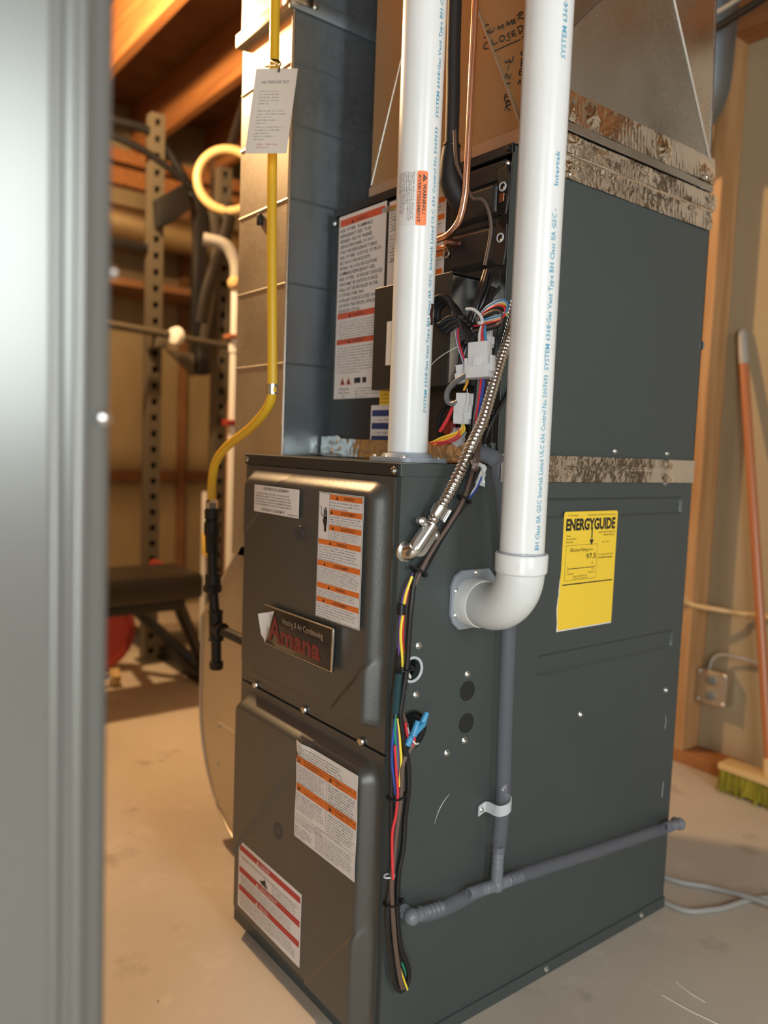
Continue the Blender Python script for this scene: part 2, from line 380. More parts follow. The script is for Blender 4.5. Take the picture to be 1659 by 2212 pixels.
# ------------------------------------------------------------------ measured runs of wires and tubes (metres)
D = {
    'black_a': [(0.013,0.134,0.873),(0.013,0.108,0.826),(0.013,0.074,0.782),(0.013,0.045,0.746),(0.013,0.023,0.724),(0.013,0.011,0.681),(0.013,0.009,0.636),(0.013,0.008,0.597),(0.013,0.002,0.552),(0.013,-0.0,0.53),(0.013,0.008,0.495),(0.013,0.016,0.464),(0.013,0.02,0.423),(0.013,0.021,0.375),(0.013,0.02,0.335),(0.013,0.014,0.303),(0.013,0.013,0.269),(0.013,0.015,0.227),(0.013,0.024,0.182),(0.013,0.038,0.149),(0.013,0.04,0.128),(0.013,0.027,0.118),(0.013,0.015,0.137),(0.013,0.007,0.174),(0.013,-0.002,0.226),(0.013,-0.003,0.261),(0.013,0.001,0.307),(0.013,-0.005,0.429),(0.013,-0.008,0.495),(0.013,-0.008,0.561)],
    'brown_a': [(0.02,0.12,0.873),(0.02,0.105,0.83),(0.02,0.079,0.794),(0.02,0.052,0.762),(0.02,0.027,0.726),(0.02,0.014,0.695),(0.02,0.011,0.643),(0.02,0.009,0.599),(0.02,0.005,0.56),(0.02,0.006,0.534),(0.02,0.016,0.512)],
    'brown_b': [(0.019,0.029,0.486),(0.019,0.016,0.474),(0.019,0.008,0.458),(0.019,0.007,0.415),(0.019,0.002,0.363),(0.019,-0.001,0.323),(0.019,-0.003,0.294),(0.019,0.0,0.256),(0.019,0.008,0.198),(0.019,0.019,0.145),(0.019,0.025,0.126)],
    'black_c': [(0.012,0.106,0.823),(0.012,0.088,0.806),(0.012,0.069,0.784),(0.012,0.049,0.755),(0.012,0.029,0.725)],
    'purple_a': [(0.01,0.021,0.726),(0.01,0.006,0.7),(0.01,0.0,0.662),(0.01,0.001,0.61),(0.01,0.004,0.584)],
    'orange_a': [(0.013,0.016,0.722),(0.013,0.006,0.697),(0.013,0.002,0.669),(0.013,0.0,0.643),(0.013,0.004,0.614),(0.013,0.006,0.597)],
    'red_a': [(0.011,0.014,0.712),(0.011,0.008,0.687),(0.011,0.006,0.668),(0.011,0.006,0.642),(0.011,0.008,0.616)],
    'teal_a': [(0.016,-0.003,0.59),(0.016,-0.005,0.567),(0.016,-0.007,0.535)],
    'blue_a': [(0.016,-0.007,0.535),(0.016,-0.009,0.497),(0.016,-0.009,0.47),(0.016,-0.004,0.436),(0.016,-0.001,0.419)],
    'green_a': [(0.018,-0.007,0.536),(0.018,-0.007,0.51),(0.018,-0.004,0.483),(0.018,-0.001,0.456)],
    'purple_b': [(0.017,-0.005,0.535),(0.017,-0.001,0.502),(0.017,0.001,0.468),(0.017,0.001,0.435)],
    'yellow_a': [(0.018,-0.004,0.532),(0.018,0.003,0.488),(0.018,0.006,0.461),(0.018,0.004,0.429)],
    'red_b': [(0.022,-0.01,0.492),(0.022,-0.005,0.452),(0.022,-0.001,0.421),(0.022,-0.003,0.392),(0.022,-0.008,0.367),(0.022,-0.006,0.327),(0.022,-0.003,0.299)],
    'bluewhite_a': [(0.012,0.141,0.859),(0.012,0.131,0.841),(0.012,0.117,0.827)],
    'white_b': [(0.012,0.138,0.859),(0.012,0.128,0.842),(0.012,0.114,0.829)],
    'blue_b': [(0.012,0.002,0.299),(0.012,-0.0,0.276),(0.012,-0.0,0.259)],
    'yellow_tail': [(0.016,0.01,0.189),(0.016,0.019,0.161),(0.016,0.029,0.136),(0.016,0.037,0.117)],
    'green_tail': [(0.012,0.028,0.159),(0.012,0.037,0.138),(0.012,0.041,0.124)],
    'zips': [(0.014,0.105,0.828),(0.014,0.024,0.73),(0.014,-0.001,0.678),(0.014,0.007,0.594),(0.014,-0.005,0.536),(0.014,0.003,0.414),(0.014,-0.006,0.301),(0.014,0.004,0.259)],
    'conduit': [(0.0,0.191,1.119),(0.01,0.179,1.083),(0.02,0.165,1.054),(0.03,0.146,1.019),(0.04,0.124,0.978),(0.045,0.105,0.938),(0.045,0.086,0.905),(0.038,0.076,0.873),(0.03,0.061,0.837),(0.024,0.049,0.813),(0.0185,0.037,0.789)],
    'conn': [(0.0185,0.039,0.789),(0.016,0.023,0.769),(0.0165,0.012,0.755),(0.016,0.047,0.774),(0.016,0.022,0.789),(0.016,0.061,0.818)],
    'bluenuts': [(0.03,0.016,0.503),(0.03,0.025,0.53),(0.03,0.022,0.521),(0.03,0.029,0.533),(0.03,0.017,0.507),(0.03,0.036,0.517),(0.03,0.043,0.532),(0.03,0.02,0.512)],
    'rednuts': [(0.02,0.009,0.52),(0.02,0.014,0.5),(0.02,0.021,0.49),(0.02,0.025,0.497),(0.02,0.027,0.492),(0.02,0.024,0.483),(0.02,0.018,0.492)],
    'drain_h': [(0.022,0.022,0.233),(0.022,0.072,0.223),(0.022,0.097,0.222),(0.022,0.149,0.228),(0.022,0.206,0.223),(0.022,0.263,0.22),(0.022,0.348,0.212),(0.022,0.474,0.201),(0.022,0.657,0.189),(0.022,0.714,0.18)],
    'drain_v': [(0.022,0.206,0.223),(0.022,0.207,0.277),(0.022,0.212,0.35),(0.022,0.208,0.483),(0.022,0.206,0.6),(0.022,0.203,0.671),(0.022,0.193,0.742),(0.022,0.179,0.826),(0.022,0.166,0.87)],
    'clamp': [(0.01,0.189,0.353),(0.01,0.225,0.346),(0.01,0.235,0.36)],
    'bundle': [(-0.021,0.165,1.162),(-0.015,0.15,1.132),(-0.019,0.14,1.101),(-0.025,0.135,1.071),(-0.027,0.13,1.041),(-0.031,0.13,1.014)],
    'bundle2': [(-0.004,0.165,1.136),(-0.005,0.15,1.111),(-0.012,0.14,1.087),(-0.023,0.135,1.068)],
    'loopblack': [(0.002,0.125,1.084),(-0.03,0.125,1.087),(-0.053,0.125,1.079),(-0.068,0.125,1.091),(-0.07,0.125,1.11),(-0.057,0.125,1.12),(-0.037,0.125,1.115),(-0.016,0.125,1.092),(0.0,0.125,1.068),(0.002,0.125,1.052)],
    'whitetie': [(-0.008,0.115,1.098),(0.006,0.115,1.096),(0.021,0.115,1.086),(0.025,0.115,1.076),(0.018,0.115,1.076)],
    'bl1': [(0.018,0.12,1.091),(0.031,0.12,1.099),(0.052,0.12,1.104),(0.066,0.12,1.1),(0.067,0.12,1.09),(0.058,0.12,1.084),(0.027,0.12,1.081),(0.009,0.12,1.08)],
    'rwb': [(-0.026,0.12,1.076),(-0.033,0.12,1.067),(-0.027,0.12,1.046),(-0.016,0.12,1.026),(-0.012,0.12,1.014)],
    'bigconn': [(0.029,0.11,1.023),(0.006,0.11,1.048),(0.05,0.11,1.044),(0.009,0.11,1.001),(0.053,0.11,0.999)],
    'conn2': [(-0.009,0.12,0.957),(-0.022,0.12,0.977),(0.004,0.12,0.976),(-0.02,0.12,0.935),(0.007,0.12,0.935)],
    'conn3': [(-0.018,0.12,1.007),(-0.03,0.12,1.02),(-0.006,0.12,1.015),(-0.024,0.12,0.996),(-0.004,0.12,0.992)],
    'conn4': [(-0.074,0.12,0.917),(-0.085,0.12,0.911),(-0.065,0.12,0.932)],
    'conn5': [(0.011,0.14,1.057),(0.002,0.14,1.067),(0.019,0.14,1.066)],
    'below': [(0.012,0.12,1.001),(0.011,0.12,0.972),(0.007,0.12,0.942),(0.005,0.12,0.912),(-0.001,0.12,0.889)],
    'grayloop': [(0.002,0.115,1.006),(-0.023,0.115,0.996),(-0.04,0.115,0.983),(-0.04,0.115,0.969),(-0.028,0.115,0.964),(-0.016,0.115,0.967)],
    'yel': [(-0.026,0.12,0.969),(-0.026,0.12,0.956),(-0.015,0.12,0.939),(-0.012,0.12,0.929),(-0.024,0.12,0.922),(-0.054,0.12,0.915),(-0.077,0.12,0.907)],
    'red1': [(-0.036,0.12,0.961),(-0.048,0.12,0.942),(-0.063,0.12,0.924)],
    'red2': [(-0.017,0.12,0.929),(-0.019,0.12,0.919),(-0.043,0.12,0.91),(-0.079,0.12,0.906)],
    'thin': [(-0.018,0.11,1.045),(-0.045,0.11,1.037),(-0.07,0.11,1.025),(-0.09,0.11,1.005),(-0.105,0.11,0.982)],
    'brownthin': [(-0.032,0.1,1.304),(-0.022,0.11,1.275),(-0.033,0.14,1.259),(-0.019,0.16,1.25),(-0.01,0.165,1.223),(-0.021,0.165,1.169)],
    'redcap': [(-0.098,0.17,0.938),(-0.115,0.17,0.927)],
    'blackthin': [(0.004,0.208,1.002),(0.004,0.185,0.969),(0.004,0.163,0.938),(0.004,0.149,0.907)],
    'browncable_top': [(0.007,0.14,0.946),(0.025,0.12,0.919),(0.042,0.1,0.893),(0.081,0.06,0.875)],
    'coilport': [(-0.02,0.175,0.894),(0.017,0.175,0.878)],
    'copper': [(-0.024,0.12,1.528),(-0.024,0.12,1.403),(-0.025,0.12,1.275),(-0.028,0.12,1.244),(-0.039,0.12,1.22),(-0.078,0.12,1.212)],
    'insul': [(-0.081,0.135,1.556),(-0.078,0.135,1.424),(-0.076,0.135,1.344),(-0.082,0.135,1.299),(-0.063,0.135,1.271),(-0.027,0.135,1.247)],
}
# hand-written strokes on the plenum front, (x, z)
STROKES = [
    [(-0.074,1.54),(-0.078,1.542),(-0.084,1.54),(-0.082,1.535),(-0.075,1.53),(-0.076,1.525),(-0.084,1.525)],
    [(-0.072,1.535),(-0.073,1.531),(-0.07,1.527),(-0.065,1.528),(-0.063,1.533)],
    [(-0.055,1.526),(-0.054,1.531),(-0.05,1.526),(-0.046,1.53),(-0.044,1.523)],
    [(-0.039,1.525),(-0.037,1.531),(-0.034,1.525),(-0.029,1.53),(-0.027,1.523)],
    [(-0.022,1.529),(-0.026,1.529),(-0.027,1.524),(-0.02,1.524)],
    [(-0.027,1.527),(-0.022,1.526)],
    [(-0.016,1.525),(-0.013,1.533)],
    [(-0.019,1.532),(-0.012,1.535),(-0.008,1.532),(-0.015,1.529),(-0.005,1.523)],
    [(-0.074,1.516),(-0.078,1.516),(-0.083,1.513),(-0.082,1.508),(-0.073,1.506)],
    [(-0.066,1.516),(-0.064,1.508),(-0.055,1.508)],
    [(-0.045,1.514),(-0.05,1.514),(-0.051,1.51),(-0.046,1.506),(-0.041,1.508),(-0.042,1.512),(-0.045,1.514)],
    [(-0.031,1.512),(-0.035,1.513),(-0.035,1.51),(-0.031,1.507),(-0.031,1.503),(-0.036,1.504)],
    [(-0.021,1.513),(-0.027,1.513),(-0.025,1.506),(-0.018,1.506)],
    [(-0.026,1.51),(-0.021,1.509)],
    [(-0.015,1.512),(-0.011,1.504)],
    [(-0.017,1.515),(-0.009,1.515),(-0.006,1.51),(-0.011,1.505)],
    [(-0.06,1.497),(-0.038,1.497),(-0.01,1.496)],
    [(-0.007,1.498),(0.003,1.499)],
    [(-0.037,1.476),(-0.037,1.473),(-0.032,1.472),(-0.03,1.475),(-0.028,1.47),(-0.023,1.471),(-0.022,1.477)],
    [(-0.03,1.467),(-0.031,1.46)],
    [(-0.036,1.45),(-0.034,1.456),(-0.028,1.447),(-0.025,1.453)],
    [(-0.038,1.442),(-0.025,1.44)],
    [(-0.032,1.441),(-0.033,1.435)],
    [(-0.025,1.424),(-0.034,1.426),(-0.035,1.423),(-0.026,1.421)],
    [(-0.035,1.423),(-0.035,1.418),(-0.024,1.415)],
    [(-0.034,1.403),(-0.031,1.413)],
    [(-0.034,1.414),(-0.025,1.414),(-0.023,1.409),(-0.032,1.409),(-0.023,1.4)],
    [(-0.003,1.478),(-0.007,1.477),(-0.006,1.473),(0.001,1.471),(0.003,1.474),(-0.003,1.478)],
    [(-0.006,1.457),(-0.005,1.467)],
    [(-0.007,1.468),(0.001,1.465),(0.002,1.46),(-0.006,1.461)],
    [(0.001,1.453),(-0.007,1.454),(-0.007,1.45),(-0.0,1.448)],
    [(-0.008,1.451),(-0.008,1.446),(0.001,1.443)],
    [(-0.01,1.433),(-0.007,1.438),(-0.002,1.429),(0.001,1.435),(0.004,1.427)],
]
# ------------------------------------------------------------------ the room
ZJ = 2.3
fl_ = struct(MB().box((-3.3, -2.7, -.05), (2.7, 1.7, 0)).build('floor', 'concrete', None, 0))
ceil = struct(MB().box((-3.3, -2.7, ZJ + .235), (2.7, 1.7, ZJ + .26)).build('ceiling', 'subfloor', None, 0))
for k in range(-7, 3):
    y = .37 + k * .40
    MB().box((-3.2, y, ZJ), (2.6, y + .038, ZJ + .235), .002).build('joist', 'joist', ceil, 0)
for (xa, ya), (xb, yb) in (((.143, .537), (.201, .531)), ((.149, .487), (.241, .501))):
    MB().tube([(xa, ya, .0002), ((xa + xb) / 2, (ya + yb) / 2 - .003, .0004), (xb, yb, .0002)], .0011, 6).build('floor_scratch', 'paper', fl_)
wl = struct(MB().box((-3.3, -2.7, 0), (-3.2, 1.7, ZJ + .235)).build('wall_left', 'batt', None, 0))
for y in (.15, .55, 1.06, 1.46):
    MB().box((-3.2, y - .02, .04), (-3.165, y + .02, 2.14), .002).build('stud', 'subfloor', wl, 0)
MB().box((-3.2, -2.7, .68), (-3.17, 1.52, .73), .002).build('blocking', 'subfloor', wl, 0)
MB().box((-3.2, -2.7, 2.14), (-3.14, 1.52, 2.22), .002).build('top_plate', 'joist', wl, 0)
MB().box((-3.2, -2.7, 2.24), (-3.12, 1.52, 2.3), .002).build('ledger_board', 'joist', wl, 0)
wb = struct(MB().box((-3.3, 1.52, 0), (2.7, 1.6, ZJ + .235)).build('wall_back', 'drywall', None, 0))
MB().box((-1.6, 1.43, 0), (-.25, 1.519, .038), .002).build('bottom_plate', 'joist', wb, 0)
for x in (-1.17, -.80, -.432, .05, .456, .862, 1.268):  # studs right of the view added for contrast in the plenum's reflections
    MB().box((x, 1.43, .038), (x + .038, 1.519, 2.065), .002).build('stud', 'studv', wb, 0)
MB().box((-.432, 1.43, 2.065), (1.4, 1.519, 2.105), .002).build('header_beam', 'joist', wb, 0)
for xa, xb in ((.16, .58), (.74, .86), (1.05, 2.59)): MB().box((xa, 1.415, .02), (xb, 1.429, 2.0), .002).build('reflection_panel', 'plainwall', wb, 0)  # unseen panels and gaps, added for pale and dark reflections in the foil
MB().box((-1.6, 1.43, 2.105), (1.4, 1.519, 2.18), .002).build('top_plate', 'joist', wb, 0)
struct(MB().box((2.6, -2.7, 0), (2.7, 1.7, ZJ + .235)).build('wall_right', 'plainwall', None, 0))
struct(MB().box((-3.3, -2.8, 0), (2.7, -2.7, ZJ + .235)).build('wall_front', 'plainwall', None, 0))

# ------------------------------------------------------------------ furnace
W, DP, H = .444, .72, .876
fu = thing('furnace', 'dark grey upright gas furnace with two embossed doors and warning stickers', 'furnace', (-.22, .36, 0))
def rrect(a0, b0, a1, b1, r, n=5):
    out = []
    for cx, cy, s in ((a1 - r, b1 - r, 0), (a0 + r, b1 - r, 1), (a0 + r, b0 + r, 2), (a1 - r, b0 + r, 3)):
        for i in range(n + 1):
            t = math.pi / 2 * (s + i / n); out.append((cx + r * math.cos(t), cy + r * math.sin(t)))
    return out
def circ(a, b, r, n=28): return [(a + r * math.cos(t), b + r * math.sin(t)) for t in [2 * math.pi * i / n for i in range(n)]]
def sheet(f, outer, holes, embosses, depth=.0040, lip=.0045):
    """flat sheet with round holes and pressed-in rounded rectangles"""
    g = MB(); loops = []
    def loop(pts, c=0.): 
        vs = [g.b.verts.new(f(a, b, c)) for a, b in pts]
        return vs, [g.b.edges.new((vs[i], vs[(i + 1) % len(vs)])) for i in range(len(vs))]
    es = loop(outer)[1]
    hv = [loop(h) for h in holes]; ev = [loop(rrect(*e)) for e in embosses]
    for _, x in hv + ev: es += x
    bmesh.ops.triangle_fill(g.b, use_beauty=True, use_dissolve=False, edges=es, normal=f.n)
    for (vs, _), e in zip(ev, embosses):
        inn, _ = loop(rrect(e[0] + lip, e[1] + lip, e[2] - lip, e[3] - lip, max(.002, e[4] - lip)), -depth)
        for i in range(len(vs)): g.b.faces.new((vs[i], vs[(i + 1) % len(vs)], inn[(i + 1) % len(vs)], inn[i]))
        g.b.faces.new(inn)
    for vs, _ in hv:
        inn = [g.b.verts.new(v.co - f.n * .012) for v in vs]
        for i in range(len(vs)): g.b.faces.new((vs[i], vs[(i + 1) % len(vs)], inn[(i + 1) % len(vs)], inn[i]))
    return g
sp = sheet(side(0, 0, 0), [(0.001, .022), (DP, .022), (DP, .858), (0.001, .858)], [circ(.034, .586, .0165), circ(.036, .497, .029)],
           [(.296, .792, .690, .826, .008), (.298, .534, .690, .570, .010)])
sp.build('side_panel', 'paint', fu, 30)
g = MB().box((-W, .002, .02), (-W + .002, DP, .858)); g.box((-W, DP - .002, .02), (0, DP, .858)); g.box((-W + .002, .16, .03), (-.004, .165, .85))
g.box((-W, .004, .02), (-W + .02, .02, .858)); g.box((-.014, .004, .02), (-.0005, .018, .858)); g.box((-.06, .018, .44), (-.05, .16, .64))
g.build('cabinet_shell', 'paint', fu, 0)
MB().box((-W - .0015, -.0015, .858), (.0015, DP, H), .0012).build('top_pan', 'paint', fu, 0)['label'] = 'top pan with folded rim'
MB().box((-W - .002, -.002, .0), (.003, DP + .002, .022), .0012).build('base_pan', 'paint', fu, 0)
MB().box((-W + .003, -.003, .8585), (-.003, -.0012, .875)).build('front_trim', 'pan', fu, 0)
def door(z0, z1, bz0, bz1, facets, low=.018):
    """pressed sheet door: flange, rolled bevel, raised face and slightly stepped corners"""
    x0, x1 = -.438, -.012; bx0, bx1, rr, bw, hh = -.430, -.0215, .032, .0200, .0210
    def hgt(x, z):
        cx, cz = (bx0 + bx1) / 2, (bz0 + bz1) / 2; qx = abs(x - cx) - (bx1 - bx0) / 2 + rr; qz = abs(z - cz) - (bz1 - bz0) / 2 + rr
        d = math.hypot(max(qx, 0), max(qz, 0)) + min(max(qx, qz), 0) - rr
        t = min(1, max(0, -d / bw)); t = t * t * (3 - 2 * t) * .6 + t * .4
        t = min(t, min(1, max(0, (z - bz0 - low) / .006)))
        e = 0
        for (ax, az), (bx, bz), dh in facets:
            L = math.hypot(bx - ax, bz - az); sd = ((bx - ax) * (z - az) - (bz - az) * (x - ax)) / L
            e += dh * min(1, max(0, sd / .007 + .5))
        return (hh + e) * t + (0 if d > 0 else .0008)
    f = front(0, -.0005, 0); nu, nv = 150, int(150 * (z1 - z0) / (x1 - x0))
    g = MB().grid(nu, nv, lambda i, j: f(x0 + (x1 - x0) * i, z0 + (z1 - z0) * j, hgt(x0 + (x1 - x0) * i, z0 + (z1 - z0) * j)))
    ed = [e for e in g.b.edges if len(e.link_faces) == 1]
    r = bmesh.ops.extrude_edge_only(g.b, edges=ed)
    for v in r['geom']:
        if isinstance(v, bmesh.types.BMVert): v.co.y = .008
    return g
door(.466, .857, .481, .850, [((-.111, .515), (-.040, .588), -.0048), ((-.40, .745), (-.345, .79), .002)]).build('upper_door', 'door', fu, 60)
door(.020, .462, .024, .448, [((-.379, .188), (-.209, .388), .0045), ((-.042, .187), (-.156, .056), .0045)]).build('lower_door', 'door', fu, 60)
for x, z in ((-.382, .468), (-.22, .470), (-.064, .468)): slot_screw(fu, (x, -.0018, z), (0, -1, 0))
for x, z in ((-.434, .867), (-.011, .866)): screw(fu, (x, -.003, z), (0, -1, 0))
for y, z in ((.044, .619), (.043, .548), (.143, .563), (.143, .461), (.108, .449), (.677, .452), (.419, .451), (.628, .8515)): screw(fu, (0.0002, y, z))
for y in (.363, .641): screw(fu, (.0032, y, .012))
for z in (.72, .54, .294, .12): screw(fu, (-.006, DP + .0005, z), (0, 1, 0), 1.2)
# sight glasses
for x, z in ((-.22, .757), (-.259, .256)):
    g = MB().torus((x, -.0235, z), (0, -1, 0), .0125, .0016); g.lathe([(.0125, 0), (.0118, .001)], (x, -.022, z), (0, -1, 0), 24)
    g.build('sight_glass', 'film', fu)
# knockout plugs and open wire holes on the side
for y, z in ((.145, .537), (.146, .487)):
    MB().lathe([(.0152, 0), (.0152, .0006)], (.0, y, z), (1, 0, 0), 40).build('hole_plug', 'hole', fu, 0)
MB().torus((.001, .034, .586), (1, 0, 0), .0172, .0022).build('grommet', 'strap', fu)['label'] = 'pale plastic grommet'
MB().torus((.0005, .036, .497), (1, 0, 0), .029, .0012).build('hole_rim', 'pan', fu)
g = MB().tube([(.004, .022, .585), (.0, .031, .575), (-.02, .036, .571)], .0022); g.build('stub_wire', 'wwhite', fu)
# scuffs in the paint (real scratches)
g = MB().tube([(.0003, .090, .345), (.0003, .097, .362), (.0003, .106, .374), (.0003, .117, .383)], lambda t: .0007 * (1 - abs(t / .025 - 1) * .6), 6)
g.tube([(.0003, .690, .235), (.0003, .692, .265)], .0005, 5)
g.tube([(.0003, .683, .40), (.0003, .686, .386), (.0003, .683, .374)], .0004, 5)
g.build('scratch', 'strap', fu)

ZF = -.0222
def L(f, par, name, m): return dict(f=f, mb=MB(), par=par, name=name, m=m)
# FCC notice, top left
f = front(-.368, ZF, .780); o = label_sheet(fu, 'notice_label', f, .145, .0455, 'white', 'small white notice sticker')
g = MB(); write(g, f, 'CONTAINS FCC ID: QOQBGM13P', .0725, .0385, .0062, .082, 'C', bold=.012)
for i, t in enumerate(('THIS DEVICE COMPLIES WITH PART 15 OF THE FCC RULES.', 'OPERATION IS SUBJECT TO TWO CONDITIONS: (1) THIS', 'DEVICE MAY NOT CAUSE HARMFUL INTERFERENCE, AND', '(2) THIS DEVICE MUST ACCEPT ANY INTERFERENCE RECEIVED,', 'INCLUDING INTERFERENCE THAT MAY CAUSE UNDESIRABLE OPERATION.')):
    write(g, f, t, .005, .0305 - i * .0046, .0037, .112 + .002 * i, res=1)
write(g, f, 'CONTAINS IC: 5123A-BGM13P', .064, .0035, .0058, .076, 'C', bold=.012); write(g, f, '0140M00649-A', .142, .002, .0042, .03, 'R', res=1)
g.build('lettering', 'ink', o, 0)
# tall warning label on the upper door
LW, LH = .114, .190
f = front(-.166, ZF, .637); o = label_sheet(fu, 'warning_label', f, LW, LH, 'white', 'tall white sticker with orange warning bars')
go, gi = Bars(), MB()
bars = [(.030, .1795, .008, 'WARNING', 3), (.030, .1575, .008, 'AVERTISSEMENT', 4), (.030, .1345, .008, 'ADVERTENCIA', 5), (.002, .1115, .008, 'WARNING', 6), (.002, .0785, .0085, 'AVERTISSEMENT', 8), (.002, .0450, .008, 'WARNING', 4), (.002, .0235, .008, 'AVERTISSEMENT', 5)]
for i, (a, b, h, t, n) in enumerate(bars):
    bar(go, f, a, b, LW - .003, b + h, .0005)
    m_ = (a + LW) / 2
    write(gi, f, t, m_ + .006, b + .0018, .0062, None, 'C', sx=.85, bold=.01); tri(gi, f, m_ - .008 - .0022 * len(t), b + .0015, .005)
    nb = bars[i + 1][1] + bars[i + 1][2] if i + 1 < len(bars) else .0035
    pit = (b - nb - .001) / n
    fine_print(gi, f, a + .002, b - .0002, LW - a - .006, n, pit)
for p in ((.001, .001, LW - .001, .0016), (.001, LH - .0016, LW - .001, LH - .001), (.001, .001, .0016, LH - .001), (LW - .0016, .001, LW - .001, LH - .001), (.0285, .12, .0291, LH - .002)): rect(gi, f, *p, .0005)
# hand-and-spark pictogram
def blob(mb, f, pts, c=.0007): mb.b.faces.new([mb.b.verts.new(f(a, b, c)) for a, b in pts])
for x, t in ((.0155, .164), (.0180, .1675), (.0205, .167), (.0228, .163)): rect(gi, f, x - .001, .150, x + .001, t, .0007)
blob(gi, f, [(.0145, .153), (.0238, .153), (.0243, .146), (.0225, .138), (.0225, .131), (.0165, .131), (.0165, .138), (.0118, .1485), (.0128, .1500), (.0145, .148)])
s_ = [(.005, .168), (.008, .164), (.006, .159), (.009, .155), (.0125, .152)]
for p, q in zip(s_, s_[1:]): blob(gi, f, [(p[0], p[1]), (q[0], q[1]), (q[0] + .0012, q[1] + .0006), (p[0] + .0012, p[1] + .0006)])
go.build('warning_bar', 'orange', o, 0); gi.build('lettering', 'ink', o, 0)
# name badge, half peeled film over red letters
f = front(-.312, ZF - .0005, .563); bw_, bh_ = .204, .066
o = MB().fbox(f, 0, 0, 0, bw_, bh_, .0055, .0022).build('name_badge', 'badge', fu); o['label'] = 'glossy black name badge with silver and red letters'
g = MB()
for a0, b0, a1, b1 in ((.0, bh_ - .002, bw_, bh_), (bw_ - .0035, 0, bw_, bh_), (0, 0, bw_, .0012)): g.fbox(f, a0, b0, .003, a1, b1, .0062, .0006)
g.build('badge_rim', 'steel', o)
fb = lambda a, b, c=0: f(a, b, .0056 + c)
g = MB(); write(g, fb, 'Heating & Air Conditioning', .060, .0445, .0135, .118, res=3); g.build('lettering', 'silver', o, 0)
g = MB(); write(g, fb, 'A', .016, .010, .058, .040, bold=.02, res=3); write(g, fb, 'mana', .056, .010, .044, .116, bold=.03, res=3); g.build('lettering', 'plate', o, 0)
g = MB().grid(30, 10, lambda i, j: fb(.012 + i * .184, .002 + j * (.052 - .018 * i) + .006 * math.sin(i * 3), .0022 + .0016 * noise.noise((i * 7, j * 3, 1)) + .001 * math.sin(i * 31 + j * 5)))
g.build('protective_film', 'film', o)
g = MB().grid(8, 8, lambda i, j: fb(-.002 + (.036 * i) * (.25 + .75 * j), .014 + .036 * j + .010 * i * j - .012 * i * (1 - j), .0015 + .010 * (1 - i) ** 2 * (.3 + .7 * j)))
g.build('film_corner', 'white', o)
# label on the lower door
f0 = front(-.203, ZF - .003, .273); LW, LH = .166, .158
wv = lambda i, j: .004 * math.exp(-((i - .12) / .1) ** 2) * max(0, (j - .8) / .2) + .0006 * math.sin(j * 9)
f = lambda a, b, c=0.: f0(a, b, c + .0003 + wv(a / LW, b / LH))
o = label_sheet(fu, 'instruction_label', f0, LW, LH, 'white', 'white sticker with orange bars on lower door', wv)
go, gi = Bars(), MB()
def band(a0, a1, b, h):
    go.q.append([(f, a0 + (a1 - a0) * i / 8, b, a0 + (a1 - a0) * (i + 1) / 8, b + h, .0004) for i in range(8)])
band(.002, LW - .002, .122, .0125)
band(.002, LW - .002, .0765, .0125)
for a, b in ((.010, .1245), (.098, .1245), (.010, .079), (.098, .079)): tri(gi, f, a, b, .007); fine_print(gi, f, a + .014, b + .0085, .052, 2, .0045, .0028)
fine_print(gi, f, .003, .154, .130, 7, .0042); fine_print(gi, f, .003, .1205, .080, 8, .0038); fine_print(gi, f, .092, .1205, .070, 9, .0042)
fine_print(gi, f, .003, .075, .080, 7, .004); fine_print(gi, f, .092, .075, .070, 8, .0042); fine_print(gi, f, .003, .0395, .082, 4, .0035); fine_print(gi, f, .003, .022, .05, 5, .0036)
fine_print(gi, f, .064, .036, .098, 8, .0038, .0019)
for p in ((.088, .039, .0884, .1220), (.002, .0405, .088, .0408), (.062, .002, .0624, .0395), (.062, .0395, .164, .0398)): rect(gi, f, *p, .0004)
go.build('warning_bar', 'orange', o, 0); gi.build('lettering', 'ink', o, 0)
# red-striped label, bottom left
LW, LH = .212, .123
f = front(-.392, ZF - .0005, .061); o = label_sheet(fu, 'danger_label', f, LW, LH, 'white', 'wide white sticker with three red stripes')
go, gi = Bars(), MB()
for b in (.106, .066, .032):
    bar(go, f, .004, b, LW - .003, b + .0105, .0005); gw = MB(); tri(gw, f, .070, b + .0015, .007, .0008)
    write(gw, f, 'DANGER' if b > .1 else 'AVERTISSEMENT' if b > .05 else 'PELIGRO', .080, b + .0024, .008, None, 'L', c=.0008, res=1); gw.build('lettering', 'white', o, 0)
fine_print(gi, f, .014, .0985, .185, 1, .004); fine_print(gi, f, .010, .064, .192, 6, .0035); fine_print(gi, f, .010, .0305, .192, 7, .0035); fine_print(gi, f, .12, .098, .08, 6, .0035)
rect(gi, f, .004, .0965, LW - .004, .0968, .0005)
blob(gi, f, [(.078, .083), (.092, .088), (.104, .083), (.106, .079), (.097, .081), (.099, .074), (.094, .080), (.086, .079)]); blob(gi, f, [(.090, .088), (.096, .092), (.100, .088), (.096, .085)])
go.build('warning_bar', 'red', o, 0); gi.build('lettering', 'ink', o, 0)
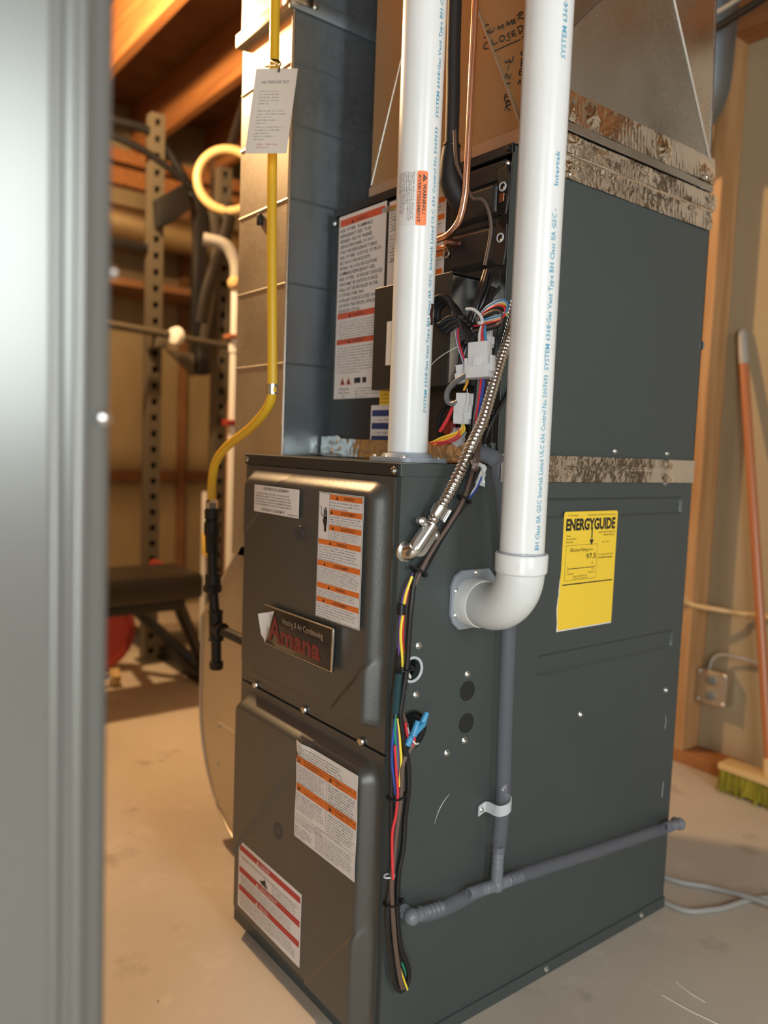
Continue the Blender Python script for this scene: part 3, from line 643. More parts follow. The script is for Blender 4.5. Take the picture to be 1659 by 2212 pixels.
# yellow energy label on the side
LW, LH = .144, .197
f = side(.0004, .346, .606)
o = MB().prism(f, [(0, 0)] + [(-.0015 + .001 * rnd.random() - .003 * math.exp(-((k - 5) / 2.5) ** 2), k * .0075) for k in range(1, 13)] + [(0, .1), (0, LH - .003), (.003, LH), (LW - .003, LH), (LW, LH - .003), (LW, 0)], .0, .0003).build('energy_label', 'yellowlab', fu, 0)
o['label'] = 'yellow energy rating sticker'
MB().prism(side(.0002, .346, .606), [(-.0035, -.0022)] + [(-.003 + .0012 * rnd.random() - .0035 * math.exp(-((k - 5) / 2.5) ** 2), k * .0075) for k in range(1, 12)] + [(.001, .095), (.14, .095), (LW, -.0022)], .0, .0002).build('label_backing', 'white', fu, 0)
g = MB()
write(g, f, 'ENERGYGUIDE', .072, .1665, .026, .132, 'C', bold=.045, res=3)
rect(g, f, .0735, .150, .0765, .170, .0006); tri(g, lambda a, b, c: f(a, .2935 - b, c), .075, .1445, .010)
write(g, f, 'U.S. Government', .010, .1895, .0042, .026, res=1); write(g, f, 'Federal law prohibits removal of this label before consumer purchase', .060, .1895, .004, .078, res=1)
for i, t in enumerate(('Furnace', 'Non-weatherized', 'Natural Gas')): write(g, f, t, .009, .1555 - i * .0052, .0045, None, res=1, sx=.8)
for i, t in enumerate(('DAIKIN COMFORT TECHNOLOGIES', 'MANUFACTURING, INC.')): write(g, f, t, .139, .159 - i * .005, .0042, .046 - .014 * i, 'R', res=1)
fine_print(g, f, .104, .1475, .034, 1, .005, .0028)
for p in ((.009, .082, .092, .0825), (.009, .1405, .092, .141), (.009, .082, .0095, .141), (.0915, .082, .092, .141), (.005, .0745, .139, .0765)): rect(g, f, *p, .0006)
write(g, f, 'Efficiency Rating', .020, .1300, .0085, .046, res=3); write(g, f, '(AFUE)*', .068, .1300, .0055, .013, res=1); write(g, f, '97.5', .089, .1165, .0125, .026, 'R', res=3, bold=.01)
rect(g, f, .016, .1010, .086, .1022, .0006)
for x in (.016, .0335, .051, .0685, .0855): rect(g, f, x - .0004, .1010, x + .0004, .106 if x in (.016, .0855) else .1035, .0006)
tri(g, lambda a, b, c: f(a, .219 - b, c), .080, .109, .003)
for t, a, b, al in (('80.0', .015, .0965, 'L'), ('Least Efficient', .015, .092, 'L'), ('98.5', .087, .0965, 'R'), ('Most Efficient', .087, .092, 'R')): write(g, f, t, a, b, .0038, None, al, res=1, sx=.8)
write(g, f, 'Range of Similar Models', .05, .087, .004, .036, 'C', res=1); write(g, f, 'Natural Gas, Non-weatherized', .05, .0835, .003, .038, 'C', res=1)
write(g, f, 'For energy cost info, visit', .096, .121, .0042, .040, res=1); write(g, f, 'productinfo.energy.gov', .096, .1155, .0045, .040, res=1, bold=.02)
g.build('lettering', 'ink', o, 0)

# ------------------------------------------------------------------ evaporator coil case on top
cw = .462; CT = 1.345
cc = thing('coil_case', 'dark grey coil cabinet standing on the furnace under the plenum', 'coil cabinet', (-.23, .45, H))
g = MB().box((-.002, .186, H + .002), (0, DP, CT)); g.box((-cw, .186, H + .002), (-cw + .002, DP, CT)); g.box((-cw, DP - .002, H + .002), (0, DP, CT)); g.box((-cw, .19, CT - .003), (0, DP, CT - .001)); g.box((-cw, .19, H + .001), (0, DP, H + .004))
g.build('case_shell', 'paint', cc, 0)
MB().box((-cw, .184, 1.3305), (.0, .190, CT), .0012).build('header_panel', 'blackmetal', cc, 0)
MB().box((-cw + .004, .187, .905), (-.014, .190, 1.326), .001).build('front_panel', 'blackmetal', cc, 0)
g = MB().box((-.013, .184, .90), (.0, .188, 1.319), .001); g.box((-.016, .1835, .90), (-.0125, .1845, 1.165), .0004)
g.build('corner_flange', 'blackmetal', cc, 0)
def cover(z0, z1, h=.012):
    f = front(-.128, .187, 0)
    return MB().grid(40, 24, lambda i, j: f(i * .114, z0 + (z1 - z0) * j, h * min(1, min(i, 1 - i) / .10, min(j, 1 - j) / .16)))
MB().box((-.138, .183, 1.297), (-.014, .187, 1.3225), .001).build('cover_strip', 'blackmetal', cc, 0)
cover(1.243, 1.296).build('fitting_cover', 'blackmetal', cc, 50)
MB().box((-.138, .183, 1.2345), (-.014, .187, 1.2435), .001).build('cover_strip', 'blackmetal', cc, 0)
cover(1.172, 1.238, .008).build('fitting_cover', 'blackmetal', cc, 50)
for z in (1.283, 1.210):
    fr = front(-.010, .183, z)
    MB().prism(fr, [(-.012, .026), (.006, .030), (.010, .018), (.011, -.016), (.007, -.040), (-.010, -.038), (-.016, -.020), (-.010, 0)], 0, .004, .001).build('bracket', 'black', cc, 0)
    MB().torus((-.010, .178, z), (0, -1, 0), .0058, .0013).build('gasket_ring', 'strap', cc)['label'] = 'pale grey gasket ring'
    MB().lathe([(.0045, 0), (.004, .002), (.002, .001)], (-.010, .179, z), (0, -1, 0), 18).build('plug', 'black', cc)
g = MB().fbox(front(-.017, .179, 1.262), 0, 0, 0, .010, .012, .0008, .0004); g.build('reflective_tab', 'copper', cc, 0)
MB().torus((-.129, .180, 1.207), (0, -1, 0), .0055, .0016).build('gasket_ring', 'galvwarm', cc)
MB().lathe([(.005, 0), (.005, .006), (.003, .007)], (-.129, .186, 1.207), (0, -1, 0), 18).build('plug', 'black', cc)
for x, z in ((-.007, 1.338), (-.009, 1.3105), (-.009, 1.245)): MB().lathe([(.0045, 0), (.0045, .003), (.003, .004)], (x, .1845, z), (0, -1, 0), 14).build('screw', 'black', cc, 0)
screw(cc, (-.007, .1835, 1.3165), (0, -1, 0), .8); screw(cc, (-.455, .1835, 1.318), (0, -1, 0), .9)
for y, z in ((.628, .905), (.471, .905)): screw(cc, (.0003, y, z), (1, 0, 0), .9)
screw(cc, (-.004, DP + .0005, 1.112), (0, 1, 0), 1.8)
MB().box((-.31, .1845, 1.307), (-.245, .189, 1.317), .002).build('cover_latch', 'steel', cc)['label'] = 'shiny latch plate'
# refrigerant warning label
LW, LH = .146, .342
f = front(-.444, .1862, .986); o = label_sheet(cc, 'refrigerant_label', f, LW, LH, 'white', 'tall sticker with red bars and large capitals')
go, gi, gp = Bars(), MB(), MB()
for b, h in ((.322, .013), (.150, .011), (.102, .010)):
    bar(go, f, .004, b, LW - .004, b + h, .0005); tri(gi, f, .045, b + .002, .007); write(gi, f, 'WARNING', .055, b + .002, .009, None, sx=.8, res=1)
for i, t in enumerate(('RISK OF FIRE.  FLAMMABLE', 'REFRIGERANT USED. TO BE', 'REPAIRED ONLY BY TRAINED', 'SERVICE PERSONNEL. DO NOT', 'PUNCTURE REFRIGERANT TUBING.', 'RISK OF FIRE.  DISPOSE OF PROP-', 'ERLY IN ACCORDANCE WITH', 'FEDERAL OR LOCAL REGULATIONS', 'FLAMMABLE REFRIGERANT USED.', 'RISK OF FIRE.  AUXILIARY DEVICES', 'WHICH MAY BE IGNITION SOURCES', 'SHALL NOT BE INSTALLED IN THE', 'DUCTWORK OTHER THAN', 'AUXILIARY DEVICES LISTED FOR', 'USE WITH THE SPECIFIC APPLIANCE', 'SEE INSTRUCTIONS.')):
    write(gi, f, t, .006, .3115 - i * .01, .0092, min(.134, .0042 * len(t)), res=1, bold=.01)
fine_print(gi, f, .006, .148, .132, 9, .0047); fine_print(gi, f, .006, .1, .132, 10, .0052, .0028)
tri(gp, f, .028, .026, .014); tri(gp, f, .048, .026, .014); tri(gi, f, .048, .028, .008, .0009); tri(gi, f, .028, .028, .008, .0009)
rect(gi, f, .066, .028, .086, .038, .0006); rect(gi, f, .092, .028, .104, .038, .0006); fine_print(gi, f, .07, .022, .07, 4, .005)
write(gi, f, 'Refrigerant', .018, .0165, .0062, .032, res=1); write(gi, f, 'Safety Group', .016, .0095, .0062, .034, res=1); write(gi, f, 'A2L', .028, .002, .0062, None, res=1)
go.build('warning_bar', 'redbar', o, 0); gi.build('lettering', 'ink', o, 0); gp.build('pictogram', 'redbar', o, 0)
# second label, partly behind the left pipe
LW, LH = .149, .165
f = front(-.290, .1862, 1.158); o = label_sheet(cc, 'rating_label', f, LW, LH, 'white', 'white rating sticker with orange stripes at right')
go, gi = Bars(), MB()
fine_print(gi, f, .004, .158, .05, 8, .0055, .004); fine_print(gi, f, .004, .11, .05, 9, .0055)
write(gi, f, '208', .009, .062, .008, None, res=1)
for k, b in enumerate((.135, .108, .078, .05, .022)): bar(go, f, .070, b, LW - .003, b + .0085, .0005); fine_print(gi, f, .072, b - .002, LW - .078, 3, .005)
go.build('warning_bar', 'orange', o, 0); gi.build('lettering', 'ink', o, 0)
LW, LH = .074, .07
f = front(-.322, .1862, .902); o = label_sheet(cc, 'notice_label', f, LW, LH, 'white', 'small white sticker with dark blue bars')
go, gi = Bars(), MB()
for b in (.050, .027, .004): bar(go, f, .004, b, LW - .004, b + .011, .0005)
fine_print(gi, f, .008, .048, .06, 2, .0055); fine_print(gi, f, .008, .025, .06, 2, .0055)
go.build('notice_bar', 'blue', o, 0); gi.build('lettering', 'ink', o, 0)
f = front(-.298, .1862, .972); o = label_sheet(cc, 'caution_label', f, .05, .026, 'yellowlab', 'small yellow sticker')
gi = MB(); fine_print(gi, f, .003, .023, .044, 3, .0065); gi.build('lettering', 'ink', o, 0)
# control box
o = MB().box((-.235, .120, .992), (-.0475, .1225, 1.158), .0008).box((-.235, .1225, .992), (-.233, .185, 1.158)).box((-.233, .1225, .992), (-.0475, .185, .994)).box((-.233, .1225, 1.1565), (-.0475, .185, 1.158)).build('control_box', 'blackmetal', cc, 0)
o['label'] = 'black folded-metal control box'
MB().box((-.056, .1228, .996), (-.0535, .185, 1.155), .0004).build('box_liner', 'galv', o, 0)
MB().box((-.198, .119, 1.03), (-.186, .1199, 1.10)).build('box_label', 'white', o, 0)
# drain pan openings low on the front
for x, z, r in ((-.105, .938, .032), (-.045, .945, .024)): MB().torus((x, .186, z), (0, -1, 0), r, .003).build('drain_opening', 'matte', cc)
MB().lathe([(.013, 0), (.013, .006), (.010, .009)], (-.108, .186, .932), (0, -1, 0), 24).build('drain_cap', 'plate', cc)['label'] = 'dark red drain cap'
# foil tape where the case meets the furnace, front and side
def crumple(p, amt, sc=60): return amt * (noise.noise(V(p) * sc) + .5 * noise.noise(V(p) * sc * 2.7))
def ftape(i, j):
    x = -.478 + i * .475; s = j * .074
    y, z = (.142 + s, H + .0015) if s < .042 else (.1835, H + .0015 + s - .042)
    k = .0007 + .006 * math.exp(-((i - .07) / .09) ** 2)
    return V((x, y - abs(crumple((x, y, z), k)), z + abs(crumple((x + 3, y, z), k)) + (.004 * math.exp(-((i - .07) / .07) ** 2) if j > .5 else 0)))
MB().grid(120, 20, ftape).build('foil_tape', 'foil', cc, 60)
def sidetape(i, j):
    y = .19 + i * .528; z = .852 + j * .042; n_ = 0
    for cy, cz, a in ((.630, .885, .005), (.630, .859, .004), (.21, .87, .005)): n_ += a * math.exp(-(((y - cy) / .011) ** 2 + ((z - cz) / .008) ** 2)) * (.6 + abs(noise.noise((y * 300, z * 300, 2))))
    seam = -.0012 * math.exp(-((j - .56) / .045) ** 2)
    return V((.0045 + seam + .7 * n_ + .0022 * noise.noise((y * 8, j, 6)) + .6 * abs(crumple((0, y, z), .0005, 130)), y, z + .0006 * noise.noise((y * 90, j, 5))))
MB().grid(220, 24, sidetape).build('foil_tape', 'foil', cc, 60)
g = MB().grid(12, 12, lambda i, j: V((.009 + .006 * noise.noise((i * 4, j * 4, 3)), .124 + .028 * i, .852 + .032 * j - .008 * i))); g.build('foil_scrap', 'pvc2', cc, 40)['label'] = 'crumpled pale scrap of tape'

# ------------------------------------------------------------------ plenum
pl = thing('supply_plenum', 'tall galvanised sheet-metal plenum with handwriting and foil tape', 'duct', (-.17, .45, CT))
px0, py0, py1, pz0, pz1 = -.366, .200, .712, 1.348, 2.28
def crossbreak(f, wd, ht, ha, hb, h, taper=0.):
    """sheet folded along its diagonals: shallow pyramid, folds run from the corners to (ha, hb)"""
    g = MB(); c = [(0, 0), (wd, 0), (wd - taper, ht), (0, ht)]; vs = [g.b.verts.new(f(*p, 0)) for p in c]; m_ = g.b.verts.new(f(ha, hb, h))
    for i in range(4): g.b.faces.new((vs[i], vs[(i + 1) % 4], m_))
    return g
crossbreak(front(px0, py0, pz0 + .02), .366, .912, .165, .40, .008).build('front_sheet', 'galvgold', pl, 0)  # warm reflected light is in the front sheet's colour
crossbreak(side(-.0005, py0, 1.44), .512, .84, .275, .286, .026, .056).build('side_sheet', 'galv', pl, 0)
g = MB().prism(side(px0, 0, 0), [(py0, pz0), (py1, pz0), (py1 - .062, pz1), (py0, pz1)], 0, .001); g.quad((px0, py1, pz0), (0, py1, pz0), (0, py1 - .062, pz1), (px0, py1 - .062, pz1)); g.box((px0, py0, pz1), (0, py1 - .062, pz1 + .002)); g.build('back_sheets', 'galv', pl, 0)
MB().box((px0 - .002, py0 - .003, pz0 - .002), (.0, py0 + .004, pz0 + .020), .0008).build('front_flange', 'galvwarm', pl, 0)
MB().tube([(px0 + .166, py0 - .0085, 1.769), (.0, py0 - .001, 1.372)], .0022, 6, 1).build('fold_crease', 'galvwarm', pl)
MB().tube([(px0 + .166, py0 - .0085, 1.769), (px0 + .002, py0 - .001, 1.372)], .0015, 6, 1).build('fold_crease', 'galv', pl)
MB().tube([(-.0005, py0, pz0), (-.0005, py0, pz1)], .003, 8, 1).build('corner_seam', 'galv', pl); MB().tube([(-.0005, py1, pz0), (-.0005, py1 - .062, pz1)], .003, 8, 1).build('corner_seam', 'galv', pl)
MB().box((-.012, .304, 1.354), (.009, .717, 1.383), .003).box((-.012, py0, 1.354), (.009, .306, 1.383), .003).build('drive_cleat', 'foil', pl)
MB().box((-.010, py0, 1.391), (.0045, .716, 1.407), .0015).build('slip_cleat', 'galv', pl, 0)
def band_(z0, z1, x, amt, spots, name):
    def fn(i, j):
        y = py0 - .002 + i * .520; z = z0 + (z1 - z0) * j; n_ = 0
        for cy, cz, a in spots: 
            d = math.hypot(y - cy, (z - cz)); an = math.atan2(z - cz, y - cy); n_ += .40 * a * math.exp(-(d / .013) ** 2) * (1 + .5 * math.sin(an * 7 + cy * 90))
        rip = .0006 * max(0, math.sin(y * 700 + 3 * noise.noise((y * 30, j, 1)))) ** 3 * (1 - j) * (noise.noise((y * 14, 0, 4)) > 0)
        return V((x(j) + n_ + rip + .0030 * noise.noise((y * 8, j * 1.1, amt * 900)) + .5 * abs(crumple((1, y, z), amt, 70)), y, z + .001 * noise.noise((y * 60, j * 2, 7))))
    MB().grid(230, 18, fn).build(name, 'foil', pl, 60)
band_(1.322, 1.356, lambda j: .0022 + .007 * max(0, j - .75) * 4 * .25, .0008, [(.315, 1.345, .006), (.31, 1.33, .005), (.66, 1.352, .005), (.715, 1.335, .006)], 'foil_tape')
band_(1.356, 1.384, lambda j: .0098, .0006, [(.31, 1.372, .005), (.50, 1.37, .004), (.70, 1.37, .005)], 'foil_tape')
band_(1.405, 1.452, lambda j: .005 - .0035 * j, .0008, [(.30, 1.418, .006), (.357, 1.428, .010), (.556, 1.426, .011), (.68, 1.418, .008), (.70, 1.41, .006)], 'foil_tape')
MB().tube([(.0255, py0 + .275, 1.726), (.0005, py1 - .006, 1.445)], .0030, 6, 1).build('fold_crease', 'galv', pl); MB().tube([(.0255, py0 + .275, 1.726), (.0005, py0 + .004, 1.445)], .0012, 6, 1).build('fold_crease', 'galv', pl)
MB().tube([(.0012, .352, 1.455), (.0012, .362, 1.54), (.0012, .366, 1.62), (.0012, .353, 1.72)], .0005, 5).build('scratch', 'steel', pl)
g = MB()
def fronth(x, z):
    a, b = x - px0, z - pz0 - .02
    return .008 * max(0, min(b / .40, (.366 - a) / .201, (.912 - b) / .512, a / .165))
for st in STROKES: g.tube([(x, py0 - fronth(x, z) - .0003, z) for x, z in st], .0008, 6, 4)
g.build('handwriting', 'ink', pl)['label'] = 'black marker words SUMMER CLOSED and WINTER OPEN'
# ------------------------------------------------------------------ white vent pipes
def cylmap(p0, p1, r, a0=0.):
    """surface map of a pipe: a runs along the axis, b around it (metres of arc), c outward"""
    p0, p1 = V(p0), V(p1); ax = (p1 - p0).normalized(); u = V((0, 0, 1)).cross(ax) if abs(ax.z) < .9 else V((1, 0, 0)); u = (u - ax * u.dot(ax)).normalized(); v = ax.cross(u)
    return lambda a, b, c=0.: p0 + ax * a + (u * math.cos(a0 + b / r) + v * math.sin(a0 + b / r)) * (r + c)
PR = .03015
ip = thing('intake_pipe', 'right white plastic pipe turning through an elbow into the furnace side', 'pipe', (.056, .13, .675), 'white vent pipes')
A0, A1 = V((.112, .1245, .742)), V((.139, .092, 2.05))
MB().cyl(A0, A1, PR, seg=48).build('pipe', 'pvc', ip)
el = [(.026, .137, .6755), (.046, .134, .6755)]
for k in range(1, 9):
    t = math.pi / 2 * k / 8; el.append((.046 + .066 * math.sin(t), .134 - .0095 * math.sin(t), .6755 + .062 * (1 - math.cos(t))))
g = MB().tube(el, .0325, 36, 4); eo = g.build('elbow', 'pvc2', ip)
ax = (A1 - A0).normalized()
g = MB().lathe([(.0325, 0), (.0352, .003), (.0357, .026), (.0345, .0278), (.0303, .0278)], A0 - ax * .008, ax, 48, False); eh = g.build('elbow_collar', 'pvc', ip)
g = MB().lathe([(.0303, 0), (.0357, .0005), (.0357, .024), (.0345, .0265), (.0325, .027)], (.006, .139, .6755), (1, -.06, 0), 48, False); g.build('elbow_collar', 'pvc', ip)
g = MB().tube([A0 + ax * .0205 + V((math.cos(t), math.sin(t), 0)) * .0308 for t in [2 * math.pi * i / 40 for i in range(40)]], lambda t: .0016 + .0012 * noise.noise((t * 60, 1, 2)), 6, 1, True); g.build('cement_bead', 'clear', ip)
f = cylmap(A0, A1, .0355, math.atan2(-.8, .72)); g = MB(); write(g, lambda a, b, c: f(b, a, c), '2', -.004, .002, .013, .006, 'C', c=.0003, res=2)
f2 = cylmap((.006, .139, .6755), (.1, .1334, .6755), .0357, 0); write(g, lambda a, b, c: f2(b, a, c), '2', .012, .007, .013, .006, 'C', c=.0003); g.build('lettering', 'white', eh, 0)
MB().torus((.0725, .1015, .6795), (0, -1, -.1), .0035, .0008).build('mould_mark', 'pvc', eo)
fl = side(.0005, .146, .678)
g = MB().prism(fl, [(-.046, -.020), (-.040, -.034), (-.028, -.044), (.028, -.044), (.044, -.028), (.044, .028), (.028, .044), (-.028, .044), (-.040, .036), (-.046, .022)], 0, .005, .0015); fo = g.build('flange', 'flange', ip); fo['label'] = 'blue-grey plastic flange'
for a, b in ((-.0385, .015), (-.038, -.021), (.0, .0395), (.036, -.02)): screw(ip, fl(a, b, .005), (1, 0, 0), .75)
TY = 'SYSTEM 636®Gas Vent Type BH Class IIA GSC'; LI = 'Intertek Listed ULC 636 Control No 5007693'
def pipeprint(par, p0, p1, ang, runs, size):
    m_ = cylmap(p0, p1, PR, ang); fm = lambda a, b, c: m_(a, -b, .0004)
    for a, wd, t in runs:
        g = MB(); write(g, fm, t, a, 0, size, wd, res=1, bold=.012); g.build('lettering', 'pipeblue', par, 0)
cam_dir = (V((.8275, -.6723, 0)) - V((.13, .11, 0))); b0 = math.atan2(cam_dir.y, cam_dir.x)
pipeprint(ip, A0, A1, b0 + .80, ((.028, .066, 'BH Class IIA GSC'), (.098, .158, LI), (.262, .200, TY + ' -'), (.490, .042, 'Intertek'), (.640, .22, TY), (.87, .20, LI)), .0098)
vp = thing('vent_pipe', 'left white plastic pipe rising from the furnace top, orange warning sticker', 'pipe', (-.085, .08, H), 'white vent pipes')
B0, B1 = V((-.085, .08, .885)), V((-.012, .018, 2.05))
MB().cyl(B0, B1, PR, seg=48).build('pipe', 'pvc', vp)
g = MB().prism(Fr((-.085, .08, H), (1, 0, 0), (0, 1, 0)), rrect(-.046, -.042, .046, .046, .012), .0005, .007, .0015); g.lathe([(.040, .007), (.036, .013), (.0302, .013)], (-.085, .08, H), (0, 0, 1), 36, False); g.build('flange', 'flange', vp)['label'] = 'blue-grey plastic flange'
MB().torus((-.085, .08, H + .013), (0, 0, 1), .0312, .0022).build('cement_bead', 'clear', vp)
for x, y in ((-.120, .045), (-.088, .041), (-.050, .044), (-.046, .108)): screw(vp, (x, y, H + .007), (0, 0, 1), .8)
cd = (V((.8275, -.6723, 0)) - V((-.05, .05, 0))); bl = math.atan2(cd.y, cd.x)
pipeprint(vp, B0, B1, bl + .93, ((.066, .196, TY), (.268, .190, LI), (.470, .20, TY), (.68, .19, LI)), .0082)
g = MB().grid(6, 8, lambda i, j: cylmap(B0, B1, PR, bl)(.192 + .030 * i, .029 + .010 * j + .002 * math.sin(i * 9), .00025)); g.build('scorch_mark', 'oldcopper', vp)['label'] = 'brown scorch mark'
# curved sticker: axis-wise coordinate a, around coordinate b
m_ = cylmap(B0, B1, PR, bl)
lf = lambda a, b, c=0.: m_(a, b, c + .0003)
a0, a1, bL, bM, bR = .326, .398, -.0290, -.0015, .0135
g = MB().grid(4, 20, lambda i, j: lf(a0 + (a1 - a0) * i, bL + (bR - bL) * j)); o = g.build('warning_label', 'white', vp); o['label'] = 'curved sticker, white text side and orange warning side'
g = MB()
rr = rrect(a0, bM, a1, bR, .003); cen = g.b.verts.new(lf((a0 + a1) / 2, (bM + bR) / 2, .0005)); 
def inset(k): return [g.b.verts.new(lf((a0 + a1) / 2 + (a - (a0 + a1) / 2) * k, (bM + bR) / 2 + (b - (bM + bR) / 2) * k, .0004)) for a, b in rr]
rings = [inset(k) for k in (1, .75, .5, .25)]
for R0, R1 in zip(rings, rings[1:]):
    for i in range(len(R0)): g.b.faces.new((R0[i], R0[(i + 1) % len(R0)], R1[(i + 1) % len(R0)], R1[i]))
g.b.faces.new(rings[-1]); bmesh.ops.delete(g.b, geom=[cen], context='VERTS'); g.build('warning_panel', 'vividorange', o)
dn = lambda a, b, c: lf(a1 - a, b, c + .0006)          # text runs down the pipe
g = MB()
write(g, dn, 'WARNING /', .017, .0070, .0062, .040, bold=.02); write(g, dn, 'AVERTISSEMENT', .0045, .0002, .0058, .064, bold=.01)
tv = [(.004, .0068), (.0145, .0068), (.0092, .0122)]; blob(g, dn, tv)
g.build('lettering', 'ink', o, 0)
g = MB(); rect(g, lambda a, b, c: dn(a, b, .0006), .0087, .0083, .0097, .0108, 0); rect(g, lambda a, b, c: dn(a, b, .0006), .0087, .0072, .0097, .0079, 0); g.build('exclamation_mark', 'vividorange', o, 0)
g = MB(); fine_print(g, dn, .002, -.0035, .068, 5, .0026, .0016); fine_print(g, dn, .002, -.0170, .060, 5, .0024, .0015, last=.5); g.build('lettering', 'ink', o, 0)
# ------------------------------------------------------------------ refrigerant lines
ll = thing('liquid_line', 'bare copper tube bending in under the black insulated line', 'pipe', (-.03, .12, 1.3), 'refrigerant lines')
MB().tube([(-.022, .118, 2.1), (-.024, .12, 1.55), (-.0245, .12, 1.403), (-.0255, .12, 1.285), (-.028, .12, 1.255), (-.037, .12, 1.228), (-.058, .12, 1.213), (-.085, .121, 1.210), (-.112, .124, 1.210), (-.135, .14, 1.211), (-.138, .16, 1.212), (-.120, .166, 1.2125), (-.098, .160, 1.2145)], .0050, 14, 8).build('tube', 'copper', ll)
g = MB().lathe([(.0055, 0), (.0062, .004), (.0062, .018), (.0054, .020), (.0054, .024)], (-.102, .152, 1.2150), (.24, .85, .03), 16); g.build('brazed_stub', 'oldcopper', ll)['label'] = 'dark brazed copper stub'
sl = thing('suction_line', 'thick black foam-insulated refrigerant line curving into the coil case', 'pipe', (-.08, .135, 1.3), 'refrigerant lines')
MB().tube([(-.086, .132, 2.1), (-.083, .134, 1.56), (-.0795, .135, 1.424), (-.0775, .135, 1.343)], .0105, 18, 6).build('insulation', 'rubber', sl)
MB().tube([(-.0775, .135, 1.350), (-.078, .134, 1.322), (-.077, .137, 1.297), (-.071, .147, 1.276), (-.067, .152, 1.270), (-.063, .157, 1.267)], lambda t: .0125 + .005 * min(1, t / .05), 20, 8).build('insulation_sleeve', 'rubber', sl)
MB().torus((-.0776, .135, 1.347), (0, 0, 1), .0118, .0022).build('zip_tie', 'black', sl)
MB().tube([(-.056, .120, 1.36), (-.050, .122, 1.312), (-.044, .138, 1.283), (-.034, .142, 1.264), (-.018, .150, 1.258), (-.012, .160, 1.222), (-.021, .160, 1.169)], .0026, 8).build('sensor_wire', 'wbrown', sl)
# ------------------------------------------------------------------ flexible metal conduit with squeeze connector
fc = thing('flexible_conduit', 'ribbed silver flexible metal conduit with a screw connector at its end', 'conduit', (.03, .06, .9))
MB().tube([V(p) + V((max(0, .016 - .005 * i), 0, 0)) for i, p in enumerate(D['conduit'])], lambda t: .0072 + .0013 * abs(math.sin(t * math.pi / .0062)), 14, 44).build('conduit', 'steel', fc)
c0, c1 = V(D['conn'][0]), V(D['conn'][2]); dr = (c1 - c0).normalized(); sd = dr.cross(V((1, 0, 0))).normalized()
g = MB().tube([c0 - dr * .005, c0 + dr * .010, c1 - dr * .012, c1 + V((-.0015, 0, 0)) - dr * .004, c1 + V((-.007, 0, 0)) + dr * .0005, c1 + V((-.0155, 0, 0)) + dr * .001], .0108, 20, 5); g.build('connector_body', 'steel', fc)
F_ = Fr(c0 + dr * .010 + V((.002, 0, 0)), dr, sd)
g = MB().prism(F_, rrect(-.010, -.0140, .034, .0140, .012), -.006, .001, .0008); g.build('connector_flange', 'zinc', fc)
MB().lathe([(.0155, 0), (.0155, .003), (.012, .004)], (.0005, c1.y, c1.z), (1, 0, 0), 24).build('lock_ring', 'zinc', fc)
for s_ in (-1, 1):
    q = c0 + dr * .001 + sd * s_ * .0165
    MB().lathe([(.0062, -.006), (.0062, .002), (.005, .003)], q, (1, 0, 0), 16).build('connector_ear', 'zinc', fc); screw(fc, q + V((.003, 0, 0)), (1, 0, 0), .75)
q = V(D['conduit'][9]); dq = (V(D['conduit'][10]) - V(D['conduit'][8])).normalized(); sq = dq.cross(V((1, 0, 0))).normalized()
g = MB().lathe([(.0100, -.007), (.0103, 0), (.0100, .007)], q, dq, 18); F2 = Fr(q, sq, dq); g.fbox(F2, -.014, -.008, -.009, -.004, .008, .004, .001); g.fbox(F2, -.0155, -.009, -.012, -.0135, .009, .005, .001); g.build('conduit_clip', 'zinc', fc)
# ------------------------------------------------------------------ wiring down the side
wh = thing('wiring_harness', 'long bundle of coloured wires tied down the furnace front edge', 'wires', (.014, .02, .5))
for k, r, m in (('black_a', .0042, 'wblack'), ('brown_a', .0031, 'wbrown'), ('brown_b', .0035, 'wbrown'), ('black_c', .0050, 'wblack')):
    MB().tube([V(p) + V((.006 if k == 'black_a' and 5 <= i < 13 else -.004 if k == 'brown_a' else 0, .005 if k == 'black_c' else 0, 0)) for i, p in enumerate(D[k])], r, 10, 5).build('cable', m, wh)
for k, r, m in (('purple_a', .0016, 'wpurple'), ('orange_a', .0020, 'wyellow'), ('red_a', .0017, 'wred'), ('blue_a', .0020, 'wblue'), ('green_a', .0018, 'wgreen'), ('purple_b', .0018, 'wpurple'), ('yellow_a', .0019, 'wyellow'), ('red_b', .0019, 'wred'), ('bluewhite_a', .0015, 'wblue'), ('white_b', .0013, 'wwhite'), ('blue_b', .0016, 'wblue'), ('yellow_tail', .0016, 'wyellow'), ('green_tail', .0014, 'wgreen')):
    MB().tube(D[k], r, 8, 5).build('wire', m, wh)
MB().tube(D['teal_a'], .0058, 10, 5).build('wire_sleeve', 'wteal', wh)
MB().tube([(.008, .004, .62), (.007, .0, .58), (.007, -.002, .54)], .005, 10).build('wire_sleeve', 'wblack', wh)
def ziptie(p, ax, ra, rb, m='black', name='zip_tie', th=.0016):
    p = V(p); ax = V(ax).normalized(); u = ax.cross(V((1, 0, 0))).normalized()
    pts = [p + u * ra * math.cos(t) + V((1, 0, 0)) * rb * math.sin(t) for t in [2 * math.pi * i / 20 for i in range(20)]]
    g = MB().tube(pts, th, 6, 1, True); q = p + u * ra + V((rb * .4, 0, 0)); g.box(q - V((.003, .003, .003)), q + V((.003, .003, .003)), .0008)
    g.build(name, m, wh)
Z_ = D['zips']
ziptie(Z_[0], (0, .5, 1), .010, .009); ziptie(Z_[1], (0, .6, 1), .013, .010); ziptie(Z_[3], (0, 0, 1), .011, .010); ziptie(Z_[5], (0, -.1, 1), .014, .011); ziptie(Z_[7], (0, 0, 1), .014, .010); ziptie(Z_[6], (0, 0, 1), .006, .005, 'nylon', 'zip_tie', .0012)
